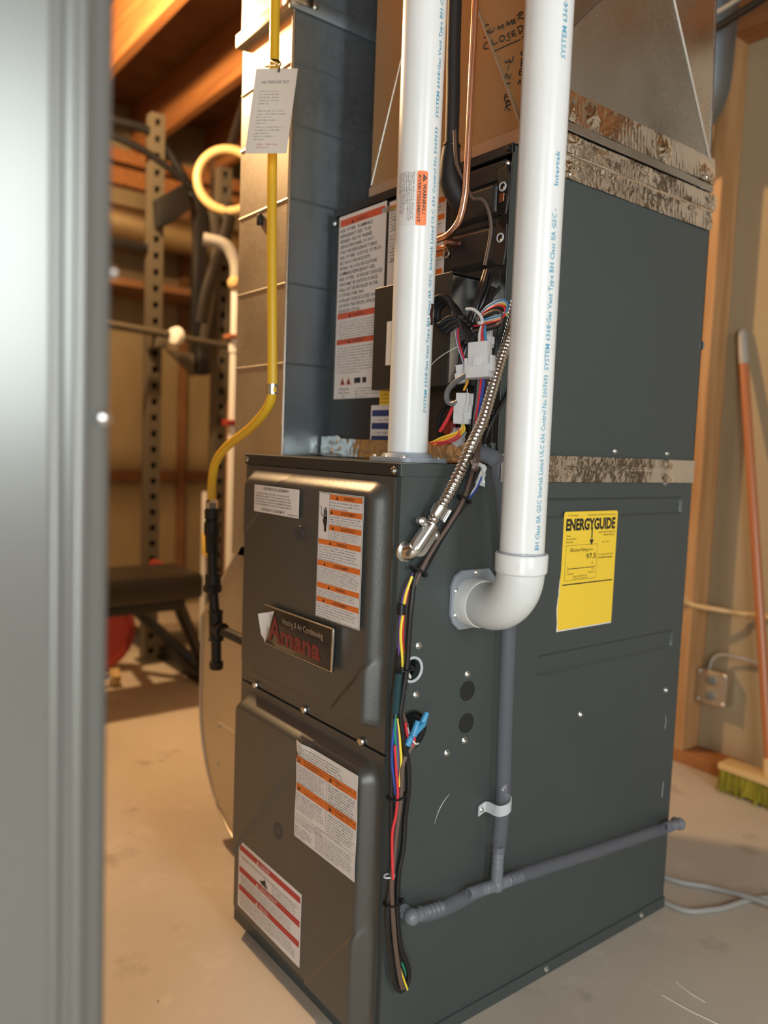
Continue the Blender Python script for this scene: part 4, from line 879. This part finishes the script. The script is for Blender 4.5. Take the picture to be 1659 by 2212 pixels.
for p, h in ((Z_[2], .014), (Z_[4], .016)): MB().tube([V(p) - V((0, 0, h / 2)), V(p) + V((0, 0, h / 2))], .0062, 12, 1).build('tape_wrap', 'black', wh)
BN = D['bluenuts']
for i in (0, 2, 4, 6):
    p, q = V(BN[i]), V(BN[(i + 1) % 8]); d_ = (q - p).normalized()
    if i == 6: p, q = V((.022, .012, .487)), V((.022, .018, .497)); d_ = (q - p).normalized()
    if i == 2: p, q = V((.026, .033, .512)), V((.028, .042, .533)); d_ = (q - p).normalized()
    MB().lathe([(.0052, 0), (.0052, .004), (.0036, .020), (.0030, .021)], p, d_, 14).build('wire_nut', 'nut', wh)
MB().tube(D['rednuts'], .0017, 8, 5).build('wire', 'wred', wh); MB().tube([(.016, .016, .512), (.019, .020, .497), (.022, .027, .487), (.018, .036, .484)], .0014, 8).build('wire', 'wwhite', wh)
MB().tube([(.006, .045, .487), (.012, .049, .500), (.010, .044, .515), (.004, .040, .520)], .0022, 8).build('wire', 'wblack', wh)
# ------------------------------------------------------------------ control wiring in front of the coil case
cwg = thing('control_wiring', 'tangle of black leads, white plug connectors and thin wires by the coil case', 'wires', (-.01, .13, 1.04))
for i in range(7):
    dx, dy = rnd.uniform(-.011, .011), rnd.uniform(-.006, .010)
    MB().tube([V(p) + V((dx * (.5 + .5 * math.sin(j + i)), dy, 0)) for j, p in enumerate(D['bundle'])], .0034, 8, 5).build('lead', 'wblack', cwg)
for i in range(4): MB().tube([V(p) + V((rnd.uniform(-.006, .008), rnd.uniform(-.004, .006), 0)) for p in D['bundle2']], .0030, 8, 5).build('lead', 'wblack', cwg)
for i in range(3): MB().tube([V(p) + V((.004 * i - .002, -.0195 + .003 * i, -.005 * i)) for p in D['loopblack']], .0042, 10, 6).build('lead_loop', 'wblack', cwg)
MB().tube(D['whitetie'], .0024, 8, 6).build('zip_tie', 'nylon', cwg)['label'] = 'white zip tie'
for i, m in enumerate(('wlblue', 'wwhite', 'wyellow', 'wred', 'wblack', 'wblack', 'wbrown', 'wblack')):
    MB().tube([V(p) + V((-.0015 * i, .0015 * (i % 3), -.0022 * i)) for p in D['bl1']], .0016 if i < 4 else .0022, 8, 5).build('wire', m, cwg)
for i, m in enumerate(('wwhite', 'wblue', 'wred')): MB().tube([V(p) + V((.0028 * i, -.001 * i, .001)) for p in D['rwb']], .0014, 8, 5).build('wire', m, cwg)
for i, m in enumerate(('wwhite', 'wred', 'wlblue')): MB().tube([(.018 + .004 * i, .122, 1.075), (.020 + .005 * i, .116, 1.062), (.024 + .007 * i, .112, 1.047)], .0020, 8).build('wire', m, cwg)
for i, m in enumerate(('wblack', 'wgrey', 'wred', 'wblue')): MB().tube([V(p) + V((.005 * i + .003, -.001, -.002)) for p in D['below'][:1]] + [V(p) + V((.0042 * i - .002, .004, 0)) for p in D['below'][1:]], .0021, 8, 5).build('wire', m, cwg)
def plug(c, wx, hz, dy, tilt=.05, name='plug_connector'):
    c = V(c); u = V((math.cos(.25), math.sin(.25), tilt)).normalized(); v = (V((-tilt * 1.0, 0, 1))).normalized(); u = (u - v * u.dot(v)).normalized(); f = Fr(c, u, v)
    g = MB().fbox(f, -wx / 2, -hz / 2, -dy / 2, wx / 2, -hz * .12, dy / 2, .0012); g.fbox(f, -wx * .43, -hz * .2, -dy * .42, wx * .43, hz / 2, dy * .42, .0012)
    g.fbox(f, -wx * .62, -hz * .34, -dy * .3, -wx * .5, hz * .08, dy * .3, .0008); g.fbox(f, wx * .5, -hz * .34, -dy * .3, wx * .62, hz * .1, dy * .3, .0008)
    g.fbox(f, -wx * .16, -hz * .18, dy * .40, wx * .14, hz * .10, dy * .62, .0008)
    return g.build(name, 'nylon', cwg)
plug(D['bigconn'][0], .036, .050, .018); plug(D['conn2'][0], .023, .042, .014, -.02); plug(D['conn3'][0], .016, .026, .010, .12); plug(V(D['conn4'][0]) + V((.022, .03, 0)), .018, .022, .012, -.5); plug(D['conn5'][0], .018, .026, .010)
MB().tube(D['grayloop'], .0042, 10, 6).build('lead_loop', 'wgrey', cwg)
for i, m in enumerate(('wyellow', 'worange', 'wyellow')): MB().tube([V(p) + V((.002 * i, .001 * i, -.0016 * i)) for p in D['yel']], .0013, 8, 5).build('wire', m, cwg)
for i in range(2): MB().tube([V(p) + V((.003 * i, .002, -.001 * i)) for p in D['red1']], .0013, 8, 5).build('wire', 'wred', cwg); MB().tube([V(p) + V((.0, .003 * i, -.003 * i)) for p in D['red2']], .0015, 8, 5).build('wire', 'wred', cwg)
MB().tube([(-.004, .118, 1.012), (.0, .116, .996), (-.008, .117, .983)], .0017, 8).build('wire', 'worange', cwg)
MB().tube(D['thin'], .0006, 6, 6).build('bare_wire', 'nylon', cwg); MB().tube([(.004, .112, .985), (.006, .111, .968), (.001, .11, .952), (.003, .11, .938), (-.006, .11, .926)], .0006, 6, 6).build('bare_wire', 'nylon', cwg)
MB().tube(D['blackthin'], .003, 8, 5).build('lead', 'wblack', cwg); MB().tube(D['browncable_top'] + [D['brown_a'][0]], .0045, 10, 5).build('lead', 'wbrown', cwg)
MB().tube([(-.02, .17, 1.02), (-.008, .165, .985), (.004, .15, .955), (.012, .145, .93)], .004, 8, 5).build('lead', 'wbrown', cwg)
# ------------------------------------------------------------------ condensate drain
dt = thing('condensate_drain', 'clear drain tubing with grey barbed tee clipped along the furnace side', 'drain hose', (.022, .35, .21))
dh = [V(p) for p in D['drain_h']]; tee = dh[4]
MB().tube([dh[1] + V((0, -.02, .003)), dh[2], dh[3] + V((0, .02, -.002))], .0108, 18).build('tube', 'clear', dt)
MB().tube([dh[5] - V((0, .03, -.002)), dh[6], dh[7], dh[8] + V((0, .03, -.005))], .0108, 18).build('tube', 'clear', dt)
MB().tube([V(p) for p in D['drain_v'][1:]] + [V((.0205, .168, .884))], .0112, 18).build('tube', 'clear', dt)
g = MB().tube([(-.030, .168, .897), (-.010, .160, .893), (.010, .163, .888), (.0205, .167, .880)], .0125, 18); g.lathe([(.015, 0), (.015, .014)], (-.030, .1785, .897), (0, -1, 0), 18); g.build('drain_outlet', 'drain', dt)
def barb(p, d, ln, r=.0096):
    prof = [(r, 0), (r, ln * .42)]; 
    for k in range(4): prof += [(r * .90, ln * (.44 + .14 * k)), (r, ln * (.46 + .14 * k)), (r * .93, ln * (.56 + .14 * k))]
    prof += [(r * .78, ln), (r * .62, ln), (r * .62, ln * .8)]
    return MB().lathe(prof, p, d, 20, False)
def merge_barbs(name, c, dirs, ln):
    g = MB().lathe([(.003, -.0118), (.0090, -.0085), (.0118, -.003), (.0118, .003), (.0090, .0085), (.003, .0118)], c, (1, 0, 0), 20)
    for d_, l in dirs:
        t = barb(c, d_, l); me = bpy.data.meshes.new('t'); t.b.to_mesh(me); t.b.free(); g.b.from_mesh(me); bpy.data.meshes.remove(me)
    return g.build(name, 'drain', dt)
merge_barbs('barbed_tee', tee, (((0, -1, .09), .060), ((0, 1, -.05), .058), ((0, .02, 1), .062)), 0)
merge_barbs('barbed_elbow', V((.022, .034, .2315)), (((0, 1, -.10), .060), ((-1, 0, 0), .0212)), 0)
merge_barbs('barbed_elbow', V((.022, .722, .181)), (((0, -1, .14), .050), ((-1, 0, 0), .015)), 0)
MB().tube([(.022, .049, .2300), (.022, .051, .2298)], .0112, 18, 1).build('tube_ring', 'drain', dt)
q = V((.022, .2085, .352)); g = MB(); ax_ = V((0, .06, 1)).normalized()
pts = [(.0016, -.030), (.0016, -.020), (.0035, -.0155), (.010, -.0135)] + [(.022 + .0135 * math.cos(t), .0135 * math.sin(t)) for t in [-math.pi / 2 + math.pi * k / 12 for k in range(13)]] + [(.010, .0135), (.0035, .0155), (.0016, .020), (.0016, .030)]
A = []
for k, (x, y) in enumerate(pts):
    xa, ya = pts[max(0, k - 1)]; xb, yb = pts[min(len(pts) - 1, k + 1)]; nx, ny = (yb - ya), -(xb - xa); l_ = math.hypot(nx, ny); nx, ny = nx / l_ * .0022, ny / l_ * .0022
    hz = .0085 * (1 if 2 < k < len(pts) - 3 else .95); dz = .35 * y
    A.append([g.b.verts.new(V((x + nx * e, q.y + y + ny * e, q.z + dz + sg * hz))) for e, sg in ((0, -1), (1, -1), (1, 1), (0, 1))])
for R0, R1 in zip(A, A[1:]):
    for a_ in range(4): g.b.faces.new((R0[a_], R0[(a_ + 1) % 4], R1[(a_ + 1) % 4], R1[a_]))
g.b.faces.new(A[0]); g.b.faces.new(A[-1][::-1])
g.build('pipe_clamp', 'strap', dt)['label'] = 'pale grey strap clamp'
screw(dt, (.0038, q.y - .0245, q.z - .0086), (1, 0, 0), .8); screw(dt, (.0038, q.y + .0245, q.z + .0086), (1, 0, 0), .8)
# ------------------------------------------------------------------ gas line
gl = thing('gas_line', 'yellow flexible gas line joining black iron pipe left of the furnace', 'gas pipe', (-.65, .045, .5))
MB().tube([(-.45, .045, 2.28), (-.458, .045, 1.9), (-.460, .045, 1.678), (-.458, .045, 1.56), (-.455, .045, 1.358), (-.436, .045, 1.03), (-.435, .045, .986), (-.456, .045, .957), (-.517, .045, .923), (-.612, .045, .886), (-.660, .045, .852), (-.674, .045, .813), (-.674, .045, .772)], lambda t: .0088 + .0002 * math.sin(t * 900), 16, 10).build('flexible_hose', 'gas', gl)
MB().tube([(-.436, .045, 1.003), (-.4352, .045, .985)], .0108, 16, 1).build('hose_band', 'galv', gl)
MB().lathe([(.010, 0), (.0135, -.006), (.0135, -.018), (.010, -.022)], (-.674, .045, .776), (0, 0, 1), 6).build('hose_nut', 'steel', gl, 0)
g = MB().cyl((-.674, .045, .756), (-.672, .045, .735), .015, seg=20); g.lathe([(.012, 0), (.016, .008), (.016, .03), (.012, .04)], (-.672, .045, .735), (0, 0, -1), 20); g.cyl((-.671, .045, .70), (-.667, .045, .665), .0138, seg=8); g.build('gas_valve', 'iron', gl)
MB().cyl((-.667, .045, .67), (-.662, .045, .615), .0105, seg=18).build('nipple', 'iron', gl)
g = MB().lathe([(.0155, 0), (.0165, .003), (.0165, .022), (.0135, .026)], (-.662, .045, .622), (.04, 0, -1), 20); g.lathe([(.0165, 0), (.019, .004), (.019, .014), (.015, .018)], (-.6615, .045, .60), (.04, 0, -1), 8); g.build('union', 'iron', gl)
MB().cyl((-.660, .045, .59), (-.641, .045, .50), .0105, seg=18).build('nipple', 'iron', gl)
g = MB().cyl((-.645, .045, .545), (-.641, .045, .488), .0142, seg=20); g.cyl((-.642, .045, .512), (-.612, .045, .512), .0142, seg=20); g.torus((-.613, .045, .512), (1, 0, 0), .013, .003); g.torus((-.645, .045, .545), (0, 0, 1), .013, .003); g.torus((-.641, .045, .488), (0, 0, 1), .013, .003); g.build('tee', 'iron', gl)
MB().cyl((-.62, .045, .512), (-.4465, .045, .512), .0105, seg=18).build('nipple', 'iron', gl)
MB().cyl((-.641, .045, .49), (-.637, .045, .435), .0105, seg=18).build('nipple', 'iron', gl)
MB().lathe([(.0145, 0), (.0145, .012), (.0125, .016), (.006, .017)], (-.637, .045, .442), (0, 0, -1), 20).build('cap', 'iron', gl)
tg = thing('gas_tag', 'paper tag with printed lines hanging from the yellow gas hose', 'tag', (-.50, .055, 1.5))
f = Fr((-.4365, -.020, 1.392), (.612, .79, .045), V((.0, .12, .99)))
o = MB().fbox(f, 0, 0, -.0004, .072, .147, 0).build('tag_card', 'paper', tg, 0)
g = MB(); write(g, f, 'GAS PRESSURE TEST', .036, .121, .0068, .048, 'C', res=1)
for b, n in ((.112, 5), (.078, 3), (.062, 2), (.05, 3), (.034, 2)): fine_print(g, f, .012, b, .036 if n != 3 else .05, n, .0054, .0022, .0006, .5)
g.build('lettering', 'wgrey', o, 0)
g = MB(); fine_print(g, f, .018, .020, .036, 2, .0055, .003); g.build('lettering', 'redbar', o, 0)
g = MB().tube([f(.040, .140, .002), f(.040, .150, .004), V((-.446, .030, 1.566)), V((-.446, .046, 1.570)), V((-.459, .058, 1.570)), V((-.472, .046, 1.568)), V((-.466, .028, 1.562)), f(.036, .149, .006)], .0016, 6); g.build('tag_tie', 'black', tg)
# ------------------------------------------------------------------ return-air duct and its boot
rd = thing('return_duct', 'galvanised return-air duct dropping into a rounded boot left of the furnace', 'duct', (-.58, .35, 0))
X0, X1, Y0, Y1 = -.686, -.487, .10, .62
g = MB().box((X0, Y0, .66), (X1, Y1, 1.694)); g.build('lower_trunk', 'galvwarm', rd, 0)
MB().box((X1 + .0003, Y0 + .001, .66), (X1 + .0012, Y1 - .002, 1.694)).build('side_sheet', 'galvcool', rd, 0)  # thin sheet over the trunk side, daylight painted in as bluish colour
MB().box((X0 - .003, Y0 - .003, 1.72), (X1 + .003, Y1 + .003, 2.28)).build('upper_trunk', 'galvwarm', rd, 0)
MB().box((X1 + .0033, Y0, 1.72), (X1 + .0042, Y1, 2.28)).build('side_sheet', 'galvcool', rd, 0)  # upper trunk side, same painted-in daylight tint
MB().box((X0 - .012, Y0 - .012, 1.694), (X1 + .010, Y0 + .01, 1.722), .003).build('drive_cleat', 'galvwarm', rd)
MB().box((X1 - .002, Y0 - .012, 1.690), (X1 + .009, Y1 + .01, 1.720), .003).build('slip_cleat', 'galvcool', rd)
MB().box((X1 - .020, Y0 - .014, 1.700), (X1 + .012, Y0 + .035, 1.728), .003).build('cleat_tab', 'galv', rd)
MB().tube([(X1 + .0008, Y0 - .001, .66), (X1 + .0008, Y0 - .001, 1.69)], .0032, 8, 1).build('corner_seam', 'galv', rd)
for z in (1.60, 1.49, 1.355, 1.20, 1.05): 
    g = MB().tube([(X1 + .0012, Y0, z), (X1 + .0012, Y1, z)], .0022, 8, 1); g.build('bead', 'galvcool', rd); MB().tube([(X0, Y0 - .0003, z), (X1, Y0 - .0003, z)], .0018, 8, 1).build('bead', 'galvwarm', rd)
screw(rd, (X1 + .009, .14, 1.707), (1, 0, 0), 1.3); g = MB().box((-.600, .092, 1.325), (-.586, .1, 1.347), .003); g.build('duct_clip', 'black', rd)
prof = [(-.646, .679), (-.826, .496), (-.826, .30)] + [(-.826 + .25 * (1 - math.cos(t)), .30 - .27 * math.sin(t)) for t in [math.pi / 2 * k / 12 for k in range(1, 13)]] + [(-.4465, .03), (-.4465, .38), (-.487, .42), (-.487, .679)]
f = front(0, .10, 0); o = MB().prism(f, prof, -.46, .0).build('boot', 'galvwarm', rd, 30)
MB().tube([(a, .099, b) for a, b in prof[:15]], .003, 8, 1).build('boot_seam', 'galvwarm', rd)
MB().fbox(front(-.735, .0995, .085), 0, 0, -.001, .25, .19, .0015).build('access_plate', 'galvwarm', rd, 0)
for z in (.095, .18, .265): screw(rd, (-.727, .0975, z), (0, -1, 0), .9)
# ------------------------------------------------------------------ grey appliance at the left edge
ga = thing('grey_appliance', 'tall grey enamelled appliance cabinet filling the left edge of the view', 'appliance', (.24, -.78, 0))
def rib(y, r): return [(.30, y - r * 1.5), (.30 + r * .5, y - r * 1.1), (.30 + r, y - r * .35), (.30 + r, y + r * .35), (.30 + r * .5, y + r * 1.1), (.30, y + r * 1.5)]
prof = [(.30, -1.12)] + rib(-.529, .0032) + rib(-.514, .0036) + [(.2995, -.502), (.298, -.497), (.294, -.4935), (.287, -.492), (-.10, -.492), (-.10, -1.12)]
FZ = Fr((0, 0, .03), (1, 0, 0), (0, 1, 0))
MB().prism(FZ, prof, 0, 1.55).build('cabinet', 'appliance', ga, 50)
MB().box((-.08, -1.10, 0), (.28, -.52, .03)).build('plinth', 'pan', ga, 0)
MB().lathe([(.006, 0), (.006, .002), (.004, .004)], (.2985, -.499, .908), (.75, .6, 0), 16).build('screw', 'zinc', ga)
MB().lathe([(.004, 0), (.004, .003), (.002, .004)], (.293, -.493, 1.005), (.2, 1, 0), 16).build('screw', 'zinc', ga)
# ------------------------------------------------------------------ home gym in the background, left
rk = thing('power_rack', 'grey squat rack with punched uprights behind the black bench', 'gym rack', (-2.2, .65, 0))
def upright(y, z1):
    g = MB(); s_ = .027
    # two side flanges and a punched front face made of rungs, so the holes are real openings
    x = -2.2
    g.box((x - s_, y - s_, 0), (x + s_, y - s_ * .42, z1)); g.box((x - s_, y + s_ * .42, 0), (x + s_, y + s_, z1)); g.box((x - s_, y - s_, 0), (x - s_ + .004, y + s_, z1))
    z = 0.; p = .062
    while z < z1:
        g.box((x + s_ - .004, y - s_ * .43, z), (x + s_, y + s_ * .43, min(z1, z + p - .024))); z += p
    return g.build('upright', 'rackpaint', rk, 0)
upright(.51, 2.13); upright(.795, 2.0)
for y in (.51, .795): MB().box((-2.25, y - .04, .0), (-2.15, y + .04, .008), .002).build('foot_plate', 'rackpaint', rk)
MB().box((-2.172, .470, 1.240), (-2.05, .510, 1.2775), .003).build('bar_catch', 'rackpaint', rk)
MB().box((-2.225, .537, .06), (-2.175, .768, .11), .004).build('cross_rail', 'rackpaint', rk)
MB().tube([(-2.2, -.5, 2.11), (-2.2, .1, 2.09), (-2.2, .34, 2.068), (-2.2, .50, 2.058), (-2.2, .633, 1.92), (-2.2, .67, 1.83), (-2.2, .69, 1.6), (-2.2, .70, 1.55)], .017, 12, 8).build('pull_up_bar', 'black', rk)
MB().tube([(-2.17, -.5, 2.05), (-2.17, .1, 2.03), (-2.17, .34, 2.0), (-2.17, .50, 1.96), (-2.17, .69, 1.84), (-2.17, .70, 1.60)], .014, 12, 8).build('pull_up_bar', 'black', rk)
g = MB().prism(Fr((-2.15, 0, 0), (0, 1, 0), (0, 0, 1)), [(.49, 1.80), (.60, 1.885), (.635, 1.80), (.56, 1.73), (.50, 1.70)], -.06, .02, .004); g.build('bar_bracket', 'black', rk)
MB().box((-2.23, -.4, 1.615), (-2.19, .54, 1.645), .004).build('cross_rail', 'black', rk)
MB().box((-2.19, .655, 1.18), (-2.15, .715, 1.86), .012).build('dip_arm', 'black', rk); MB().box((-2.20, .66, 1.16), (-2.12, .73, 1.28), .02).build('dip_pad', 'black', rk)
g = MB().tube([(-2.16, .74, 1.80), (-2.16, .755, 1.66), (-2.16, .73, 1.46), (-2.16, .70, 1.28)], .026, 10); g.build('spotter_strap', 'vinyl', rk)
bb = thing('barbell', 'barbell with chrome end resting across the rack upright', 'barbell', (-2.15, .5, 1.29))
MB().cyl((-2.075, -.3, 1.335), (-2.075, .53, 1.293), .0145, seg=16).build('bar', 'rackpaint', bb); MB().cyl((-2.075, .535, 1.290), (-2.075, .78, 1.277), .012, seg=16).build('bar', 'rackpaint', bb)
MB().lathe([(.012, -.02), (.030, -.016), (.036, 0), (.030, .016), (.012, .02)], (-2.06, .548, 1.290), (.4, -.8, 0), 24).build('end_cap', 'pvc', bb)['label'] = 'round white end cap'
MB().prism(Fr((-2.14, 0, 0), (0, 1, 0), (0, 0, 1)), [(.54, 1.245), (.654, 1.240), (.654, 1.15)], -.01, .01).build('gusset', 'rackpaint', rk)
gr = thing('gym_ring', 'pale wooden gymnastic ring hanging on a black strap', 'gym ring', (-1.9, .66, 1.85))
MB().torus((-1.9, .672, 1.855), (.85, -.5, .05), .112, .0165, 40, 12).build('ring', 'ringwood', gr)
g = MB().tube([(-1.89, .675, 1.775), (-1.89, .672, 1.70), (-1.90, .64, 1.58), (-1.91, .60, 1.44), (-1.92, .585, 1.33)], .024, 8, 6, flat=.25); g.build('strap', 'vinyl', gr)
MB().tube([(-1.9, .675, 1.968), (-1.9, .72, 2.12), (-1.9, .785, 2.299)], .016, 8, 4, flat=.2).build('strap', 'vinyl', gr)
bn = thing('weight_bench', 'black padded weight bench with a long floor frame', 'bench', (-1.85, .3, 0))
MB().box((-1.86, -.25, .365), (-1.60, .470, .455), .02).build('pad', 'vinyl', bn)
MB().box((-1.75, -.22, .31), (-1.71, .45, .366), .004).build('spine', 'black', bn)
MB().box((-2.75, .553, .0), (-1.80, .612, .055), .004).build('base_rail', 'black', bn)
for a, b, r in (((-2.02, .36, .285), (-1.82, .575, .05), .022), ((-1.73, .43, .33), (-1.815, .582, .04), .022), ((-1.73, -.15, .32), (-1.73, -.15, .0), .025), ((-1.73, .30, .33), (-2.06, .36, .28), .02)):
    MB().tube([a, b], r, 8, 1).build('leg', 'black', bn)
MB().cyl((-1.90, .40, .45), (-1.90, .53, .39), .017, seg=12).build('lever', 'plate', bn)['label'] = 'dark red lever'
for x, y, z, r, lb in ((-2.16, .27, .165, .16, 'red weight plate leaning under the bench'),):
    p = thing('weight_plate', lb, 'weight plate', (x, y, 0))
    MB().lathe([(.014, -.012), (r * .5, -.012), (r * .55, -.008), (r * .85, -.008), (r * .88, -.016), (r, -.016), (r, .016), (r * .88, .016), (r * .85, .008), (.014, .008)], (x, y, z), (.9, -.4, 0), 28).build('plate', 'plate', p)
    MB().torus((x, y, z), (.9, -.4, 0), .015, .004, 16, 6).build('hub_ring', 'chrome', p)
for k, (x, y, z) in enumerate(((-2.0, .02, .06), (-1.95, .22, .06))):
    p = thing('dumbbell', ('left' if k == 0 else 'right') + ' pale dumbbell on the floor under the bench', 'dumbbell', (x, y, 0), 'dumbbells under the bench')
    MB().cyl((x, y - .06, .035), (x, y + .06, .035), .012, seg=10).build('handle', 'chrome', p)
    for s_ in (-1, 1): MB().lathe([(.02, 0), (.034, .006), (.034, .03), (.02, .036)], (x, y + s_ * .05, .035), (0, s_, 0), 6).build('head', 'ringwood', p, 0)
rod = thing('white_rod', 'thin white rod with a yellow clamp standing behind the gas valve', 'rod', (-2.0, .64, .3))
MB().cyl((-2.0, .650, .0), (-2.0, .650, .70), .011, seg=12).build('rod', 'pvc', rod); g = MB().box((-1.985, .632, .455), (-1.95, .672, .545), .006); g.build('clamp', 'yellowlab', rod)['label'] = 'yellow clamp'
wt = thing('white_pipe', 'white vertical pipe with a red band beside the return duct', 'pipe', (-1.75, .64, 1.2))
MB().cyl((-1.75, .636, 1.46), (-1.75, .634, .0), .0165, seg=18).build('pipe', 'pvc', wt); MB().tube([(-1.75, .636, 1.45), (-1.755, .634, 1.53), (-1.77, .60, 1.585), (-1.80, .53, 1.60)], .022, 12).build('bend', 'cablegrey', wt)
MB().cyl((-1.75, .636, 1.215), (-1.75, .636, 1.245), .021, seg=18).build('coupling', 'pvc', wt); MB().box((-1.77, .60, .955), (-1.72, .69, .975), .002).build('band', 'plate', wt)['label'] = 'red band'; MB().box((-1.77, .60, 1.262), (-1.72, .69, 1.275), .002).build('bracket', 'broomwood', wt)
MB().lathe([(.012, -.02), (.022, -.012), (.025, 0), (.022, .012), (.012, .02)], (-1.742, .626, 1.455), (.7, -.7, 0), 18).build('cap', 'ringwood', wt)
op = thing('orange_board', 'rough orange-brown board leaning behind the gas valve', 'board', (-1.9, .75, 0))
MB().box((-1.93, .70, .36), (-1.90, .83, 1.05), .003).build('board', 'joist', op, 0); MB().box((-1.95, .71, 0), (-1.90, .82, .36), .003).build('board_foot', 'joist', op, 0)
rdu = thing('round_duct', 'round metal duct running along the left wall above the rack', 'duct', (-2.9, 0, 1.88))
MB().cyl((-2.95, -2.4, 1.90), (-2.95, 1.3, 1.90), .085, seg=32).build('duct', 'galvgold', rdu)
for y in (-.9, .1, 1.1): MB().box((-2.957, y - .012, 1.98), (-2.943, y + .012, 2.298)).build('hanger_strap', 'galv', rdu, 0); MB().torus((-2.95, y, 1.90), (0, 1, 0), .0865, .004, 32, 6).build('hanger_ring', 'galv', rdu)
shf = thing('wall_shelf', 'dark shelf board along the left wall below the round duct', 'shelf', (-3.05, 0, 1.6))
MB().box((-3.165, -2.4, 1.60), (-2.86, 1.3, 1.635), .002).build('shelf_board', 'subfloor', shf, 0)
for y in (-.8, .3, 1.2): MB().prism(Fr((0, y, 0), (1, 0, 0), (0, 0, 1)), [(-3.165, 1.60), (-2.9, 1.60), (-3.165, 1.38)], -.01, .01).build('shelf_bracket', 'black', shf, 0)
# ------------------------------------------------------------------ right background
rb = thing('round_elbow', 'dark round duct elbow seen between the plenum and the stud', 'duct', (-.3, 1.15, 1.8))
MB().tube([(-.418, 1.33, 2.24), (-.418, 1.33, 2.0), (-.435, 1.33, 1.87), (-.515, 1.31, 1.81), (-.65, 1.28, 1.80)], .080, 28, 6).build('elbow', 'galvcool', rb)
bs = thing('broom', 'broom with a reddish handle leaning on the wall beside the stud, yellow bristles', 'broom', (-.12, 1.37, 0))
MB().cyl((-.106, 1.37, .075), (-.345, 1.504, 1.26), .0125, seg=16).build('handle', 'broomwood', bs); MB().lathe([(.0135, 0), (.0135, .09), (.009, .10)], (-.327, 1.494, 1.17), (-.202, .113, 1), 16).build('grip', 'cablegrey', bs)
MB().box((-.235, 1.335, .062), (.10, 1.40, .082), .006).build('head', 'ringwood', bs)
MB().lathe([(.020, 0), (.015, .05)], (-.106, 1.37, .075), (-.202, .113, 1), 16).build('socket', 'ringwood', bs)
g = MB()
for i in range(420):
    x, y = -.23 + .325 * rnd.random(), 1.34 + .055 * rnd.random(); dx, dy = rnd.uniform(-.012, .012), rnd.uniform(-.012, .006)
    a, b = V((x, y, .064)), V((x + dx, y + dy, .001 + .006 * rnd.random())); s_ = V((.0022, 0, 0)); t_ = V((0, .0022, 0))
    g.b.faces.new([g.b.verts.new(q) for q in (a - s_, a + s_, b + s_, b - s_)]); g.b.faces.new([g.b.verts.new(q) for q in (a - t_, a + t_, b + t_, b - t_)])
g.box((-.225, 1.345, .01), (.09, 1.39, .064)); o = g.build('bristles', 'bristle', bs, 0); o['kind'] = 'stuff'
jb = thing('junction_box', 'square metal outlet box on the stud wall with a looping cable', 'outlet', (-.345, 1.51, .23))
MB().box((-.392, 1.475, .185), (-.298, 1.5195, .285), .004).build('box', 'galvwarm', jb)
g = MB()
for z in (.212, .258): g.lathe([(.015, 0), (.015, .004), (.012, .005)], (-.345, 1.475, z), (0, -1, 0), 18)
g.build('receptacle', 'galvcool', jb)
for x, z in ((-.384, .277), (-.306, .277), (-.384, .193), (-.306, .193)): screw(jb, (x, 1.4745, z), (0, -1, 0), 1.1)
MB().tube([(-.362, 1.49, .284), (-.352, 1.485, .315), (-.325, 1.487, .336), (-.27, 1.495, .338), (-.19, 1.50, .332), (0, 1.505, .33), (.4, 1.506, .33)], .0048, 8).build('cable', 'cablegrey', jb)
wc = thing('wall_cable', 'pale cable running along the stud wall above the outlet box', 'cable', (-.2, 1.50, .47))
MB().tube([(-.425, 1.424, .487), (-.39, 1.432, .475), (-.33, 1.46, .470), (-.28, 1.49, .466), (-.2, 1.506, .468), (.2, 1.508, .47), (.6, 1.508, .47)], .007, 8).build('cable_run', 'ringwood', wc); MB().tube([(-.43, 1.4245, .475), (-.415, 1.4245, .495)], .012, 8, 1).build('cable_staple', 'ringwood', wc)
for k, (pts, lb) in enumerate((([(-.30, .80, .007), (-.059, .812, .007), (.028, .860, .007), (.134, .878, .020), (.30, .91, .007), (.6, 1.0, .007)], 'grey cable on the floor, crossing over the other, right of the furnace'), ([(-.25, .76, .006), (.004, .728, .006), (.07, .788, .006), (.112, .924, .006), (.25, 1.06, .006), (.45, 1.2, .006)], 'grey cable on the floor curving from behind the furnace corner'))):
    tag(MB().tube(pts, .0058, 10, 8).build('floor_cable', 'cablegrey'), lb, 'cable', 'cables on the floor')
for k, (z, dz, r) in enumerate(((2.050, .05, .006), (2.012, .04, .010))):
    tag(MB().tube([(-.50, 1.22, z - .05), (-.325, 1.22, z - .035), (-.22, 1.22, z - .015), (.1, 1.22, z + dz), (.5, 1.22, z + dz)], r, 8, 6).build('overhead_cable', 'cablegrey' if k == 0 else 'black'), 'thin pale cable overhead at top right' if k == 0 else 'dark cable under the pale one at top right', 'cable', 'overhead cables')
# small specks of dirt on the floor
for k, (x, y, s_) in enumerate(((-.62, -.28, .008), (-.60, -.33, .004), (-.42, -.36, .004))):
    g = MB()
    for i in range(5): 
        q = V((x + rnd.uniform(-s_, s_), y + rnd.uniform(-s_, s_), .0006)); g.lathe([(s_ * .5, 0), (s_ * .4, .001), (.0005, .0014)], q, (0, 0, 1), 6)
    tag(g.build('dirt_crumb', 'vinyl', None, 0), ('largest dark dirt crumb cluster on the floor left of the furnace', 'small dark crumb just behind the largest crumb cluster', 'dark crumb on the floor nearest the camera')[k], 'dirt', 'dirt crumbs on the floor')
